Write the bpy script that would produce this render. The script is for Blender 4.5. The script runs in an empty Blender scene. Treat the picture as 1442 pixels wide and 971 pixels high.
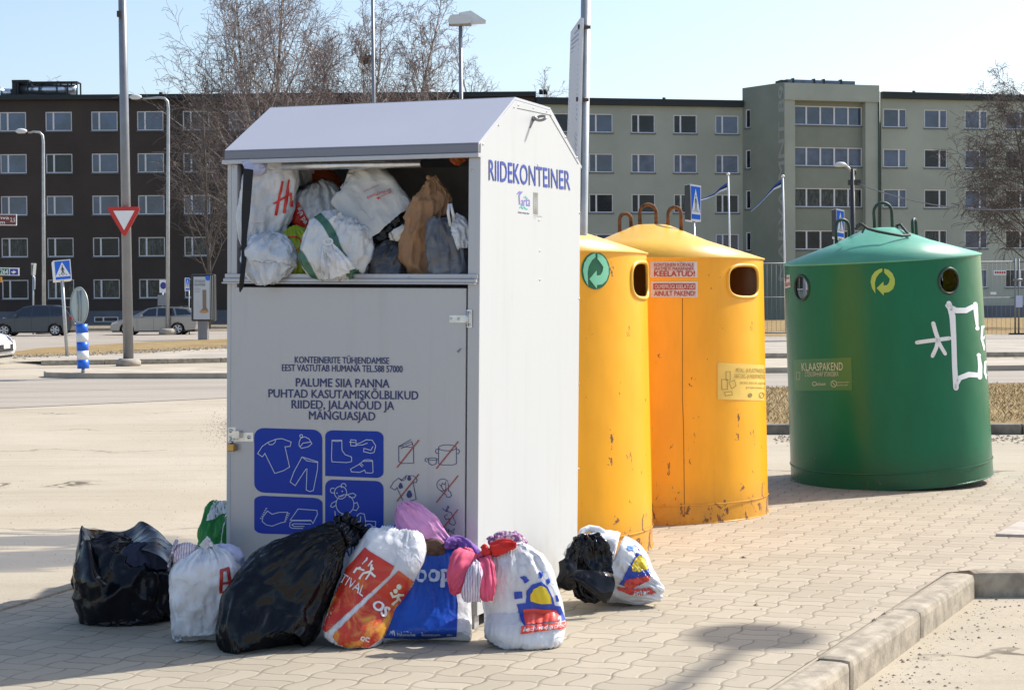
import bpy, bmesh, math, random
import numpy as np
from mathutils import Vector, Matrix, noise
from mathutils.bvhtree import BVHTree

# ------------------------------------------------------------------ camera, sky, sun, exposure
scene = bpy.context.scene
COL = scene.collection
R_ = math.radians
FPX, CX, CY, EYE, HOR = 2370.0, 721.0, 485.5, 1.5, 424.0
_p = math.atan((CY - HOR) / FPX)
_r = R_(0.4)
_fw = Vector((0, math.cos(_p), -math.sin(_p)))
_u0 = Vector((0, math.sin(_p), math.cos(_p)))
_r0 = Vector((1, 0, 0))
_R = _r0 * math.cos(_r) - _u0 * math.sin(_r)
_U = _r0 * math.sin(_r) + _u0 * math.cos(_r)
CAM = Vector((0, 0, EYE))
cd = bpy.data.cameras.new("camera")
cam = bpy.data.objects.new("camera", cd)
COL.objects.link(cam)
cd.sensor_width = 36.0
cd.lens = FPX / 1442.0 * 36.0
cd.clip_start = 0.1
cd.clip_end = 5000
cam.matrix_world = Matrix(((_R.x, _U.x, -_fw.x, 0), (_R.y, _U.y, -_fw.y, 0), (_R.z, _U.z, -_fw.z, EYE), (0, 0, 0, 1)))
scene.camera = cam

SUN_EL = R_(44)
SUNH = Vector((0.87, 0.493, 0)).normalized()
SUND = Vector((SUNH.x * math.cos(SUN_EL), SUNH.y * math.cos(SUN_EL), math.sin(SUN_EL)))
world = bpy.data.worlds.new("World")
scene.world = world
world.use_nodes = True
wn = world.node_tree
bg = wn.nodes["Background"]
sky = wn.nodes.new("ShaderNodeTexSky")
sky.sky_type = 'NISHITA'
sky.sun_disc = False
sky.sun_elevation = SUN_EL
sky.sun_rotation = math.atan2(SUNH.x, SUNH.y)
sky.air_density = 1.0
sky.dust_density = 2.0
sky.ozone_density = 1.5
wn.links.new(sky.outputs[0], bg.inputs[0])
bg.inputs[1].default_value = 0.135
sl = bpy.data.lights.new("sun", 'SUN')
sl.energy = 4.1
sl.angle = R_(0.5)
sl.color = (1.0, 0.95, 0.87)
so = bpy.data.objects.new("sun", sl)
COL.objects.link(so)
so.rotation_euler = (-SUND).to_track_quat('-Z', 'Y').to_euler()
so.location = (20, 10, 30)
scene.view_settings.view_transform = 'Standard'
scene.view_settings.look = 'None'
scene.view_settings.exposure = 0.63
scene.view_settings.gamma = 1.0
scene.view_settings.use_curve_mapping = False
scene.cycles.max_bounces = 8
scene.cycles.use_denoising = True

# ------------------------------------------------------------------ picking points of the place
def ray(px, py):
    return (_R * (px - CX) + _U * (CY - py) + _fw * FPX) / FPX
def G(px, py, z=0.0):
    d = ray(px, py)
    return CAM + d * ((z - EYE) / d.z)
def PD(px, py, Y):
    d = ray(px, py)
    return CAM + d * (Y / d.y)

# ------------------------------------------------------------------ mesh helpers
WM = {}
def basis(x, y, z, o):
    return Matrix(((x[0], y[0], z[0], o[0]), (x[1], y[1], z[1], o[1]), (x[2], y[2], z[2], o[2]), (0, 0, 0, 1)))
class MB:
    def __init__(s, M=None):
        s.v = []; s.f = []; s.mi = []; s.sm = []; s.M = M
    def add(s, vs, fs, mi=0, sm=False):
        o = len(s.v)
        if s.M is not None:
            s.v += [s.M @ Vector(a) for a in vs]
        else:
            s.v += [Vector(a) for a in vs]
        for f in fs:
            s.f.append([i + o for i in f]); s.mi.append(mi); s.sm.append(sm)
        return s
    def box(s, c, d, mi=0, M=None):
        x, y, z = d[0] / 2, d[1] / 2, d[2] / 2
        vs = [Vector((a * x, b * y, e * z)) for e in (-1, 1) for a, b in ((-1, -1), (1, -1), (1, 1), (-1, 1))]
        if M is not None:
            vs = [M @ a for a in vs]
        vs = [a + Vector(c) for a in vs]
        return s.add(vs, [(3, 2, 1, 0), (4, 5, 6, 7), (0, 1, 5, 4), (1, 2, 6, 5), (2, 3, 7, 6), (3, 0, 4, 7)], mi)
    def span(s, a, b, mi=0):
        return s.box([(a[i] + b[i]) / 2 for i in range(3)], [abs(b[i] - a[i]) for i in range(3)], mi)
    def tube(s, pts, r, n=8, mi=0, caps=True, sm=True, closed=False):
        pts = [Vector(p) for p in pts]
        m = len(pts)
        rs = r if isinstance(r, (list, tuple)) else [r] * m
        vs = []; fs = []
        up = None
        for i, p in enumerate(pts):
            if closed:
                t = pts[(i + 1) % m] - pts[i - 1]
            else:
                t = pts[min(i + 1, m - 1)] - pts[max(i - 1, 0)]
            t.normalize()
            if up is None:
                up = Vector((0, 0, 1)) if abs(t.z) < 0.9 else Vector((1, 0, 0))
            a = t.cross(up)
            if a.length < 1e-4:
                a = t.cross(Vector((0, 1, 0.3)))
            a.normalize()
            b = a.cross(t).normalized()
            up = b
            for k in range(n):
                q = 2 * math.pi * k / n
                vs.append(p + (a * math.cos(q) + b * math.sin(q)) * rs[i])
        for i in range(m if closed else m - 1):
            j = (i + 1) % m
            for k in range(n):
                l = (k + 1) % n
                fs.append((i * n + k, j * n + k, j * n + l, i * n + l))
        if caps and not closed:
            fs.append(tuple(range(n)))
            fs.append(tuple((m - 1) * n + k for k in reversed(range(n))))
        return s.add(vs, fs, mi, sm)
    def cyl(s, a, b, r, n=16, mi=0, r2=None, sm=True):
        return s.tube([a, b], [r, r if r2 is None else r2], n, mi, True, sm)
    def prism(s, pts, vec, mi=0):
        n = len(pts)
        v = Vector(vec)
        pts = [Vector(p) for p in pts]
        vs = pts + [p + v for p in pts]
        fs = [tuple(range(n)), tuple(n + k for k in reversed(range(n)))]
        fs += [(k, n + k, n + (k + 1) % n, (k + 1) % n) for k in range(n)]
        return s.add(vs, fs, mi)
    def poly(s, pts, mi=0):
        return s.add(pts, [tuple(range(len(pts)))], mi)
    def lathe(s, prof, n=32, c=(0, 0, 0), mi=0, sm=True):
        vs = []; fs = []
        c = Vector(c)
        for r, z in prof:
            for k in range(n):
                a = 2 * math.pi * k / n
                vs.append(c + Vector((r * math.cos(a), r * math.sin(a), z)))
        for i in range(len(prof) - 1):
            for k in range(n):
                l = (k + 1) % n
                fs.append((i * n + k, i * n + l, (i + 1) * n + l, (i + 1) * n + k))
        return s.add(vs, fs, mi, sm)

def link(name, me, parent):
    o = bpy.data.objects.new(name, me)
    COL.objects.link(o)
    if parent is not None:
        o.parent = parent
        WM[o] = WM[parent]
    else:
        WM[o] = Matrix()
    return o
def build(mb, name, mats, parent=None, bevel=0, autosmooth=False, recalc=True, origin=None):
    """world-space (or pre-multiplied) geometry linked as one mesh object"""
    me = bpy.data.meshes.new(name)
    vs = mb.v
    base = Matrix()
    if parent is not None:
        inv = WM[parent].inverted()
        vs = [inv @ v for v in vs]
    elif origin is not None:
        base = Matrix.Translation(origin)
        vs = [v - Vector(origin) for v in vs]
    me.from_pydata(vs, [], mb.f)
    me.polygons.foreach_set("material_index", mb.mi)
    me.polygons.foreach_set("use_smooth", mb.sm)
    if not isinstance(mats, (list, tuple)):
        mats = [mats]
    for m in mats:
        me.materials.append(m)
    if bevel or recalc:
        bm = bmesh.new(); bm.from_mesh(me)
        if recalc:
            bmesh.ops.recalc_face_normals(bm, faces=bm.faces)
        if bevel:
            es = [e for e in bm.edges if len(e.link_faces) == 2 and e.calc_face_angle(0) > 0.6]
            bmesh.ops.bevel(bm, geom=es, offset=bevel, offset_type='OFFSET', segments=2, profile=0.6, affect='EDGES', clamp_overlap=True)
        bm.to_mesh(me); bm.free()
    me.update()
    o = link(name, me, parent)
    if parent is None and origin is not None:
        o.location = origin; WM[o] = base
    return o
def thing(name, label, cat, loc=(0, 0, 0), group=None, M=None):
    o = bpy.data.objects.new(name, None)
    o.empty_display_size = 0.2
    COL.objects.link(o)
    m = M if M is not None else Matrix.Translation(Vector(loc))
    o.matrix_world = m
    WM[o] = m.copy()
    tag(o, label, cat, group)
    return o
def tag(o, label=None, cat=None, group=None, kind=None):
    if label: o["label"] = label
    if cat: o["category"] = cat
    if group: o["group"] = group
    if kind: o["kind"] = kind
    return o
def copy_tree(o, parent=None):
    c = o.copy(); COL.objects.link(c)
    if parent is not None: c.parent = parent
    for ch in list(o.children): copy_tree(ch, c)
    return c
def bvh_of(*objs):
    vs = []; ps = []
    for o in objs:
        m = WM[o]; k = len(vs)
        vs += [m @ v.co for v in o.data.vertices]
        ps += [[i + k for i in p.vertices] for p in o.data.polygons]
    return BVHTree.FromPolygons(vs, ps)

# ------------------------------------------------------------------ flat prints, drawn in 2D and laid on a real surface
_tc = {}
def text2d(s, bold=0.0, shear=0.0):
    key = (s, bold, shear)
    if key not in _tc:
        cu = bpy.data.curves.new("t", 'FONT')
        cu.body = s; cu.size = 1; cu.resolution_u = 3; cu.offset = bold; cu.shear = shear
        ob = bpy.data.objects.new("t", cu); COL.objects.link(ob)
        dg = bpy.context.evaluated_depsgraph_get(); dg.update()
        me = bpy.data.meshes.new_from_object(ob.evaluated_get(dg))
        vs = [(v.co.x, v.co.y) for v in me.vertices]; fs = [tuple(p.vertices) for p in me.polygons]
        bpy.data.objects.remove(ob); bpy.data.curves.remove(cu); bpy.data.meshes.remove(me)
        _tc[key] = (vs, fs)
    return _tc[key]
class D2:
    def __init__(s):
        s.v = []; s.f = []; s.l = []
    def raw(s, vs, fs, lay=0):
        o = len(s.v); s.v += list(vs); s.l += [lay] * (len(s.v) - o); s.f += [[i + o for i in f] for f in fs]; return s
    def poly(s, pts):
        return s.raw(pts, [list(range(len(pts)))])
    def rect(s, x0, y0, x1, y1):
        return s.poly([(x0, y0), (x1, y0), (x1, y1), (x0, y1)])
    def ell(s, cx, cy, rx, ry, n=28, a0=0):
        return s.poly([(cx + rx * math.cos(2 * math.pi * k / n + a0), cy + ry * math.sin(2 * math.pi * k / n + a0)) for k in range(n)])
    def rrect(s, q, rad):
        """rounded rectangle inside the quad q (tl, tr, br, bl); rad per corner as a share of the side"""
        pts = []
        for (cu, cv, r, a) in ((0, 0, rad[0], 180), (1, 0, rad[1], 270), (1, 1, rad[2], 0), (0, 1, rad[3], 90)):
            if r == 0:
                pts.append((cu, cv)); continue
            ox = r if cu == 0 else 1 - r; oy = r if cv == 0 else 1 - r
            for k in range(7):
                t = R_(a + 15 * k)
                pts.append((ox + r * math.cos(t), oy + r * math.sin(t)))
        return s.poly([quadmap(q, a, b) for a, b in pts])
    def stroke(s, pts, w, closed=False):
        m = len(pts)
        P = [Vector((a, b)) for a, b in pts]
        L = []; Rr = []
        for i in range(m):
            if closed:
                a = P[i - 1]; b = P[(i + 1) % m]
            else:
                a = P[max(i - 1, 0)]; b = P[min(i + 1, m - 1)]
            d1 = (P[i] - a); d2 = (b - P[i])
            if d1.length < 1e-6: d1 = d2
            if d2.length < 1e-6: d2 = d1
            d1 = d1.normalized(); d2 = d2.normalized()
            t = (d1 + d2)
            t = t.normalized() if t.length > 1e-3 else d1
            n = Vector((-t.y, t.x))
            k = 1.0 / max(0.45, abs(n.dot(Vector((-d1.y, d1.x)))))
            ww = (w[i] if isinstance(w, (list, tuple)) else w) / 2
            L.append(P[i] + n * ww * k); Rr.append(P[i] - n * ww * k)
        vs = [tuple(a) for a in L] + [tuple(a) for a in Rr]
        fs = [[i, (i + 1) % m, m + (i + 1) % m, m + i] for i in range(m if closed else m - 1)]
        return s.raw(vs, fs)
    def text(s, t, q, bold=0.0, shear=0.0):
        """text stretched into the quad q = tl, tr, br, bl"""
        vs, fs = text2d(t, 0.0, shear)
        y_ = [b for a, b in vs]; cap = max(y_) - min(y_)
        x0 = min(a for a, b in vs); x1 = max(a for a, b in vs); y0 = min(b for a, b in vs); y1 = max(b for a, b in vs)
        if any(ch.isupper() or ch.isdigit() for ch in t):
            y0 = 0.0; y1 = max(b for a, b in text2d('H')[0])
        sh = [(0, 0)] if not bold else [(-bold, 0), (bold, 0), (0, bold * .7), (0, -bold * .7)]
        x0 -= bold; x1 += bold
        for k, (dx, dy) in enumerate(sh):
            s.raw([quadmap(q, (a + dx - x0) / (x1 - x0), 1 - (b + dy - y0) / (y1 - y0)) for a, b in vs], fs, k)
        return s
    def map(s, fn):
        s.v = [fn(a, b) for a, b in s.v]; return s
def quadmap(q, u, v):
    (ax, ay), (bx, by), (cx, cy), (dx, dy) = q
    return ((ax * (1 - u) + bx * u) * (1 - v) + (dx * (1 - u) + cx * u) * v, (ay * (1 - u) + by * u) * (1 - v) + (dy * (1 - u) + cy * u) * v)
def rq(x0, y0, x1, y1):
    return ((x0, y0), (x1, y0), (x1, y1), (x0, y1))
def decal(name, d2, bvh, mat, parent, step=0, off=0.002, smooth=True):
    """lays the flat print d2 (drawn in photograph units) on a surface"""
    bm = bmesh.new()
    for i in range(0, 1):
        vv = [bm.verts.new((d2.v[k][0], d2.v[k][1], d2.l[k])) for k in range(len(d2.v))]
        for f in d2.f:
            try: bm.faces.new([vv[k] for k in f])
            except ValueError: pass
    bmesh.ops.triangulate(bm, faces=bm.faces)
    if step:
        xs = [v.co.x for v in bm.verts]; ys = [v.co.y for v in bm.verts]
        for ax, lo, hi in ((0, min(xs), max(xs)), (1, min(ys), max(ys))):
            k = math.floor(lo / step) + 1
            while k * step < hi:
                co = [0, 0, 0]; no = [0, 0, 0]; co[ax] = k * step; no[ax] = 1
                bmesh.ops.bisect_plane(bm, geom=bm.verts[:] + bm.edges[:] + bm.faces[:], plane_co=co, plane_no=no, dist=1e-5)
                k += 1
    inv = WM[parent].inverted() if parent is not None else Matrix()
    dead = []
    for v in bm.verts:
        d = ray(v.co.x, v.co.y).normalized()
        h = bvh.ray_cast(CAM, d)
        if h[0] is None:
            dead.append(v); continue
        n = h[1]
        if n.dot(d) > 0: n = -n
        o2 = off + 0.0004 * v.co.z
        v.co = inv @ (h[0] + n * o2 * 0.6 - d * o2 * 0.4)
    bmesh.ops.delete(bm, geom=dead, context='VERTS')
    bmesh.ops.recalc_face_normals(bm, faces=bm.faces)
    me = bpy.data.meshes.new(name)
    bm.to_mesh(me); bm.free()
    if smooth and step:
        me.polygons.foreach_set("use_smooth", [True] * len(me.polygons))
    me.materials.append(mat)
    return link(name, me, parent)

# ------------------------------------------------------------------ materials
class NT:
    def __init__(s, name):
        s.m = bpy.data.materials.new(name); s.m.use_nodes = True
        s.t = s.m.node_tree; s.t.nodes.clear()
        s.out = s.t.nodes.new("ShaderNodeOutputMaterial")
    def node(s, typ, ins=None, **kw):
        n = s.t.nodes.new(typ)
        for k, v in kw.items(): setattr(n, k, v)
        for k, v in (ins or {}).items():
            if v is None: continue
            if isinstance(v, bpy.types.NodeSocket): s.t.links.new(v, n.inputs[k])
            else:
                if isinstance(v, (tuple, list)) and len(v) == 3 and n.inputs[k].type == 'RGBA': v = (*v, 1)
                n.inputs[k].default_value = v
        return n
    def m_(s, op, a, b=0.0, c=0.0):
        return s.node("ShaderNodeMath", {0: a, 1: b, 2: c}, operation=op).outputs[0]
    def mix(s, f, a, b, mode='MIX'):
        n = s.node("ShaderNodeMix", {}, data_type='RGBA', blend_type=mode)
        for i, v in ((0, f), (6, a), (7, b)):
            if isinstance(v, bpy.types.NodeSocket): s.t.links.new(v, n.inputs[i])
            else: n.inputs[i].default_value = (*v, 1) if isinstance(v, tuple) else v
        return n.outputs[2]
    def ramp(s, f, a, b, lo=0.0, hi=1.0):
        n = s.node("ShaderNodeMapRange", {0: f, 1: a, 2: b, 3: lo, 4: hi}, clamp=True, interpolation_type='SMOOTHSTEP')
        return n.outputs[0]
    def co(s, kind='Object'):
        return s.node("ShaderNodeTexCoord").outputs[kind]
    def mapv(s, v, scale=(1, 1, 1), loc=(0, 0, 0), rot=(0, 0, 0)):
        return s.node("ShaderNodeMapping", {0: v, 1: loc, 2: rot, 3: scale}).outputs[0]
    def noise(s, v, scale, detail=4, rough=0.55, dist=0.0):
        return s.node("ShaderNodeTexNoise", {'Vector': v, 'Scale': scale, 'Detail': detail, 'Roughness': rough, 'Distortion': dist}).outputs[0]
    def voro(s, v, scale, feature='F1'):
        return s.node("ShaderNodeTexVoronoi", {'Vector': v, 'Scale': scale}, feature=feature)
    def bump(s, h, strength=0.3, dist=0.01, nrm=None):
        return s.node("ShaderNodeBump", {'Height': h, 'Strength': strength, 'Distance': dist, 'Normal': nrm}).outputs[0]
    def bsdf(s, color, rough=0.5, metal=0.0, spec=0.5, nrm=None, **kw):
        ins = {'Base Color': color, 'Roughness': rough, 'Metallic': metal, 'Specular IOR Level': spec, 'Normal': nrm}
        ins.update(kw)
        n = s.node("ShaderNodeBsdfPrincipled", ins)
        return n.outputs[0]
    def done(s, sh):
        s.t.links.new(sh, s.out.inputs[0]); return s.m

def mat(name, col, rough=0.5, metal=0.0, spec=0.5, var=0.0, vs=5.0, bump=0.0, bs=40.0, **kw):
    t = NT(name); v = t.co()
    c = col
    if var:
        n = t.noise(v, vs, 6, 0.6)
        c = t.mix(t.ramp(n, 0.3, 0.7), tuple(x * (1 - var) for x in col), tuple(min(1, x * (1 + var)) for x in col))
    nr = None
    if bump:
        nr = t.bump(t.noise(v, bs, 5, 0.6), bump, 0.004)
    return t.done(t.bsdf(c, rough, metal, spec, nr, **kw))

def film(name, col, rough=0.3, trans=0.25, bs=14.0, bstr=0.5, spec=0.5, var=0.06, coat=0.0, tcol=None):
    """thin plastic film: creased, a little light comes through"""
    t = NT(name); v = t.co()
    w = t.noise(v, 6, 3, 0.5)
    wc = t.node("ShaderNodeTexNoise", {'Vector': v, 'Scale': 9.0, 'Detail': 3.0}).outputs[1]
    q = t.node("ShaderNodeVectorMath", {0: wc, 1: (0.09, 0.09, 0.09), 2: v}, operation='MULTIPLY_ADD').outputs[0]
    def ridge(vec, sc, pw):
        n_ = t.noise(vec, sc, 2, 0.5, 0.3)
        return t.m_('POWER', t.m_('SUBTRACT', 1.0, t.m_('ABSOLUTE', t.m_('MULTIPLY_ADD', n_, 2.6, -1.3))), pw)
    h1 = ridge(t.mapv(q, (1, 1, 0.4), rot=(0.3, 0.5, 0)), bs * 0.55, 5.0)
    h2 = ridge(t.mapv(q, (0.45, 1, 1), rot=(0, -0.7, 0.4)), bs * 0.9, 4.0)
    h3 = t.noise(t.mapv(q, (1, 1, 0.5)), bs * 2.5, 3, 0.6)
    hh = t.m_('ADD', t.m_('ADD', h1, t.m_('MULTIPLY', h2, 0.6)), t.m_('MULTIPLY', h3, 0.35))
    nr = t.bump(hh, bstr, 0.012)
    c = t.mix(t.ramp(w, 0.3, 0.7), tuple(x * (1 - var) for x in col), tuple(min(1, x * (1 + var)) for x in col))
    b = t.bsdf(c, rough, 0, spec, nr, **({'Coat Weight': coat, 'Coat Roughness': 0.12} if coat else {}))
    if trans:
        tr = t.node("ShaderNodeBsdfTranslucent", {0: tcol or col, 1: nr}).outputs[0]
        b = t.node("ShaderNodeMixShader", {0: trans, 1: b, 2: tr}).outputs[0]
    return t.done(b)

def paint_worn(name, col, rust=(0.11, 0.055, 0.03), rough=0.32, amt=0.5, H=1.8, dirt=(0.1, 0.08, 0.05), spec=0.5):
    t = NT(name); v = t.co()
    z = t.node("ShaderNodeSeparateXYZ", {0: v}).outputs[2]
    fade = t.noise(t.mapv(v, (1.2, 1.2, 0.5)), 2.2, 4, 0.6)
    c = t.mix(t.ramp(fade, 0.3, 0.75), tuple(x * 0.9 for x in col), tuple(min(1, x * 1.08) for x in col))
    low = t.ramp(z, 0.35, 0.02)
    streak = t.noise(t.mapv(v, (9, 9, 0.7)), 2.0, 5, 0.6)
    c = t.mix(t.m_('MULTIPLY', t.ramp(streak, 0.55, 0.85), 0.22), c, tuple(x * 0.55 for x in col))
    c = t.mix(t.m_('MULTIPLY', t.m_('MULTIPLY', low, t.noise(v, 7, 5, 0.65)), 0.7), c, dirt)
    chip = t.noise(t.mapv(v, (3.5, 3.5, 2.2)), 3.4, 8, 0.68, 0.4)
    thr = t.m_('SUBTRACT', 0.685 - 0.045 * amt, t.m_('MULTIPLY', low, 0.10))
    m = t.ramp(t.m_('SUBTRACT', chip, thr), 0.0, 0.012)
    scr = t.noise(t.mapv(v, (30, 30, 2.0)), 1.2, 5, 0.6, 0.3)
    m2 = t.ramp(scr, 0.73 - 0.03 * amt, 0.745 - 0.03 * amt)
    mm = t.m_('MAXIMUM', m, t.m_('MULTIPLY', m2, 0.8))
    rc = t.mix(t.noise(v, 40, 3), rust, tuple(x * 1.7 for x in rust))
    c = t.mix(mm, c, rc)
    nr = t.bump(t.m_('ADD', t.m_('MULTIPLY', t.noise(v, 3.0, 2), 1.0), t.m_('MULTIPLY', mm, -0.12)), 0.25, 0.02)
    rr = t.m_('ADD', t.m_('MULTIPLY', mm, 0.4), rough)
    return t.done(t.bsdf(c, rr, 0, spec, nr))

# ------------------------------------------------------------------ ground materials
def mat_sand():
    t = NT("sandy_ground"); v = t.co()
    c = t.mix(t.ramp(t.noise(v, 0.35, 5, 0.6), 0.3, 0.7), (0.40, 0.35, 0.265), (0.465, 0.41, 0.325))
    tr = t.noise(t.mapv(v, (0.35, 2.2, 1), rot=(0, 0, R_(-4))), 1.1, 6, 0.62)
    c = t.mix(t.m_('MULTIPLY', t.ramp(tr, 0.5, 0.72), 0.35), c, (0.30, 0.26, 0.20))
    fine = t.noise(v, 60, 5, 0.75)
    c = t.mix(t.m_('MULTIPLY', t.ramp(fine, 0.35, 0.75), 0.4), c, (0.27, 0.225, 0.165))
    sp = t.voro(v, 22)
    c = t.mix(t.m_('MULTIPLY', t.ramp(sp.outputs[0], 0.16, 0.10), t.ramp(t.noise(v, 2.3, 3), 0.5, 0.62)), c, (0.13, 0.105, 0.08))
    # damp tyre streaks beside the paving
    x, y, z = [t.node("ShaderNodeSeparateXYZ", {0: v}).outputs[k] for k in range(3)]
    r1 = t.m_('POWER', t.m_('DIVIDE', t.m_('SUBTRACT', x, -3.35), 1.75), 2.0)
    r2 = t.m_('POWER', t.m_('DIVIDE', t.m_('SUBTRACT', y, 10.25), 1.15), 2.0)
    msk = t.ramp(t.m_('ADD', r1, r2), 1.1, 0.3)
    st = t.noise(t.mapv(v, (0.5, 2.6, 1), rot=(0, 0, R_(-10))), 1.25, 5, 0.6, 0.5)
    wet = t.ramp(t.m_('MULTIPLY', st, t.m_('ADD', t.m_('MULTIPLY', msk, 0.5), 0.5)), 0.38, 0.46)
    wet = t.m_('MULTIPLY', wet, msk)
    c = t.mix(t.m_('MULTIPLY', wet, 0.85), c, (0.15, 0.145, 0.14))
    wv = t.node("ShaderNodeVectorMath", {0: t.node("ShaderNodeTexNoise", {'Vector': v, 'Scale': 1.3, 'Detail': 4.0}).outputs[1], 1: (0.5, 0.5, 0), 2: t.mapv(v, (0.07, 0.33, 1))}, operation='MULTIPLY_ADD').outputs[0]
    ck = t.voro(wv, 1.0, 'DISTANCE_TO_EDGE').outputs[0]
    c = t.mix(t.m_('MULTIPLY', t.ramp(ck, 0.010, 0.003), t.ramp(t.noise(v, 0.9, 3), 0.42, 0.6)), c, (0.12, 0.10, 0.075))
    trk = t.noise(t.mapv(v, (0.12, 5.0, 1), rot=(0, 0, R_(6))), 1.4, 4, 0.6)
    c = t.mix(t.m_('MULTIPLY', t.ramp(trk, 0.54, 0.68), 0.30), c, (0.27, 0.235, 0.185))
    h = t.m_('ADD', t.m_('MULTIPLY', t.noise(v, 3.0, 4), 1.0), t.m_('MULTIPLY', fine, 0.25))
    nr = t.bump(h, 0.35, 0.03)
    rg = t.m_('SUBTRACT', 0.95, t.m_('MULTIPLY', wet, 0.4))
    return t.done(t.bsdf(c, rg, 0, 0.25, nr))

def mat_asphalt():
    t = NT("dusty_asphalt"); v = t.co()
    c = t.mix(t.ramp(t.noise(t.mapv(v, (0.25, 1.6, 1)), 0.5, 6, 0.6), 0.3, 0.7), (0.30, 0.262, 0.215), (0.38, 0.335, 0.28))
    c = t.mix(t.m_('MULTIPLY', t.ramp(t.noise(v, 40, 4, 0.7), 0.4, 0.75), 0.35), c, (0.14, 0.135, 0.13))
    cr = t.voro(t.mapv(v, (0.12, 0.5, 1)), 1.0, 'DISTANCE_TO_EDGE').outputs[0]
    c = t.mix(t.m_('MULTIPLY', t.ramp(cr, 0.012, 0.004), 0.6), c, (0.08, 0.08, 0.08))
    return t.done(t.bsdf(c, 0.85, 0, 0.3, t.bump(t.noise(v, 90, 3), 0.3, 0.004)))

def mat_pavers():
    t = NT("wavy_pavers"); v = t.co()
    cell = 0.225
    r = t.mapv(v, (1 / cell,) * 3, rot=(0, 0, R_(23)))
    sx = t.node("ShaderNodeSeparateXYZ", {0: r})
    u, w = sx.outputs[0], sx.outputs[1]
    amp = 0.055
    wu = t.m_('ADD', u, t.m_('MULTIPLY', t.m_('SINE', t.m_('MULTIPLY', w, 2 * math.pi)), amp))
    ww = t.m_('ADD', w, t.m_('MULTIPLY', t.m_('SINE', t.m_('MULTIPLY', u, 2 * math.pi)), amp))
    i, j = t.m_('FLOOR', wu), t.m_('FLOOR', ww)
    fu, fv = t.m_('FRACT', wu), t.m_('FRACT', ww)
    par = t.m_('FLOORED_MODULO', t.m_('ADD', i, j), 2.0)
    eu = t.m_('MINIMUM', fu, t.m_('SUBTRACT', 1.0, fu)); ev = t.m_('MINIMUM', fv, t.m_('SUBTRACT', 1.0, fv))
    edge = t.m_('MINIMUM', eu, ev)
    mu = t.m_('ABSOLUTE', t.m_('SUBTRACT', fu, 0.5)); mv = t.m_('ABSOLUTE', t.m_('SUBTRACT', fv, 0.5))
    mid = t.m_('ADD', t.m_('MULTIPLY', mv, par), t.m_('MULTIPLY', mu, t.m_('SUBTRACT', 1.0, par)))
    d = t.m_('MINIMUM', edge, mid)
    half = t.m_('ADD', t.m_('MULTIPLY', t.m_('GREATER_THAN', fv, 0.5), par), t.m_('MULTIPLY', t.m_('GREATER_THAN', fu, 0.5), t.m_('SUBTRACT', 1.0, par)))
    idv = t.node("ShaderNodeCombineXYZ", {0: i, 1: j, 2: half}).outputs[0]
    wn_ = t.node("ShaderNodeTexWhiteNoise", {'Vector': idv}, noise_dimensions='3D').outputs[0]
    c = t.mix(wn_, (0.335, 0.292, 0.222), (0.40, 0.35, 0.27))
    c = t.mix(t.m_('MULTIPLY', t.ramp(t.noise(v, 1.1, 5, 0.6), 0.4, 0.7), 0.35), c, (0.44, 0.38, 0.29))
    c = t.mix(t.m_('MULTIPLY', t.ramp(t.noise(v, 6, 6, 0.7), 0.55, 0.75), 0.25), c, (0.20, 0.175, 0.15))
    c = t.mix(t.m_('MULTIPLY', t.ramp(t.noise(v, 220, 3, 0.7), 0.45, 0.75), 0.35), c, (0.18, 0.155, 0.13))
    wob = t.m_('MULTIPLY_ADD', t.noise(v, 30, 3), 0.026, 0.004)
    jm = t.ramp(t.m_('SUBTRACT', d, wob), 0.012, -0.006)
    jn = t.ramp(t.noise(v, 3.2, 3), 0.3, 0.65, 0.35, 1.0)
    c = t.mix(t.m_('MULTIPLY', jm, jn), c, (0.19, 0.16, 0.12))
    h = t.m_('ADD', t.m_('MULTIPLY', t.ramp(d, 0.0, 0.07), 1.0), t.m_('MULTIPLY', t.noise(v, 160, 3), 0.12))
    h = t.m_('ADD', h, t.m_('MULTIPLY', wn_, 0.35))
    nr = t.bump(h, 0.4, 0.006)
    return t.done(t.bsdf(c, 0.82, 0, 0.35, nr))

def mat_grass():
    t = NT("dry_grass_ground"); v = t.co()
    c = t.mix(t.ramp(t.noise(v, 0.6, 5, 0.65), 0.3, 0.7), (0.27, 0.185, 0.085), (0.37, 0.275, 0.14))
    c = t.mix(t.ramp(t.noise(t.mapv(v, (1, 0.5, 1)), 22, 6, 0.75), 0.42, 0.75), c, (0.19, 0.14, 0.075))
    return t.done(t.bsdf(c, 0.95, 0, 0.1, t.bump(t.noise(v, 18, 5, 0.7), 0.6, 0.06)))

M_sand = mat_sand(); M_asph = mat_asphalt(); M_pav = mat_pavers(); M_grass = mat_grass()
M_conc = mat("kerb_concrete", (0.335, 0.292, 0.228), 0.92, var=0.28, vs=9, bump=0.9, bs=45)
M_gravel = mat("gravel", (0.30, 0.27, 0.23), 0.95, var=0.45, vs=14, bump=0.8, bs=30)
M_pebble = mat("pebble", (0.24, 0.20, 0.15), 0.9, var=0.5, vs=30)

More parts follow.
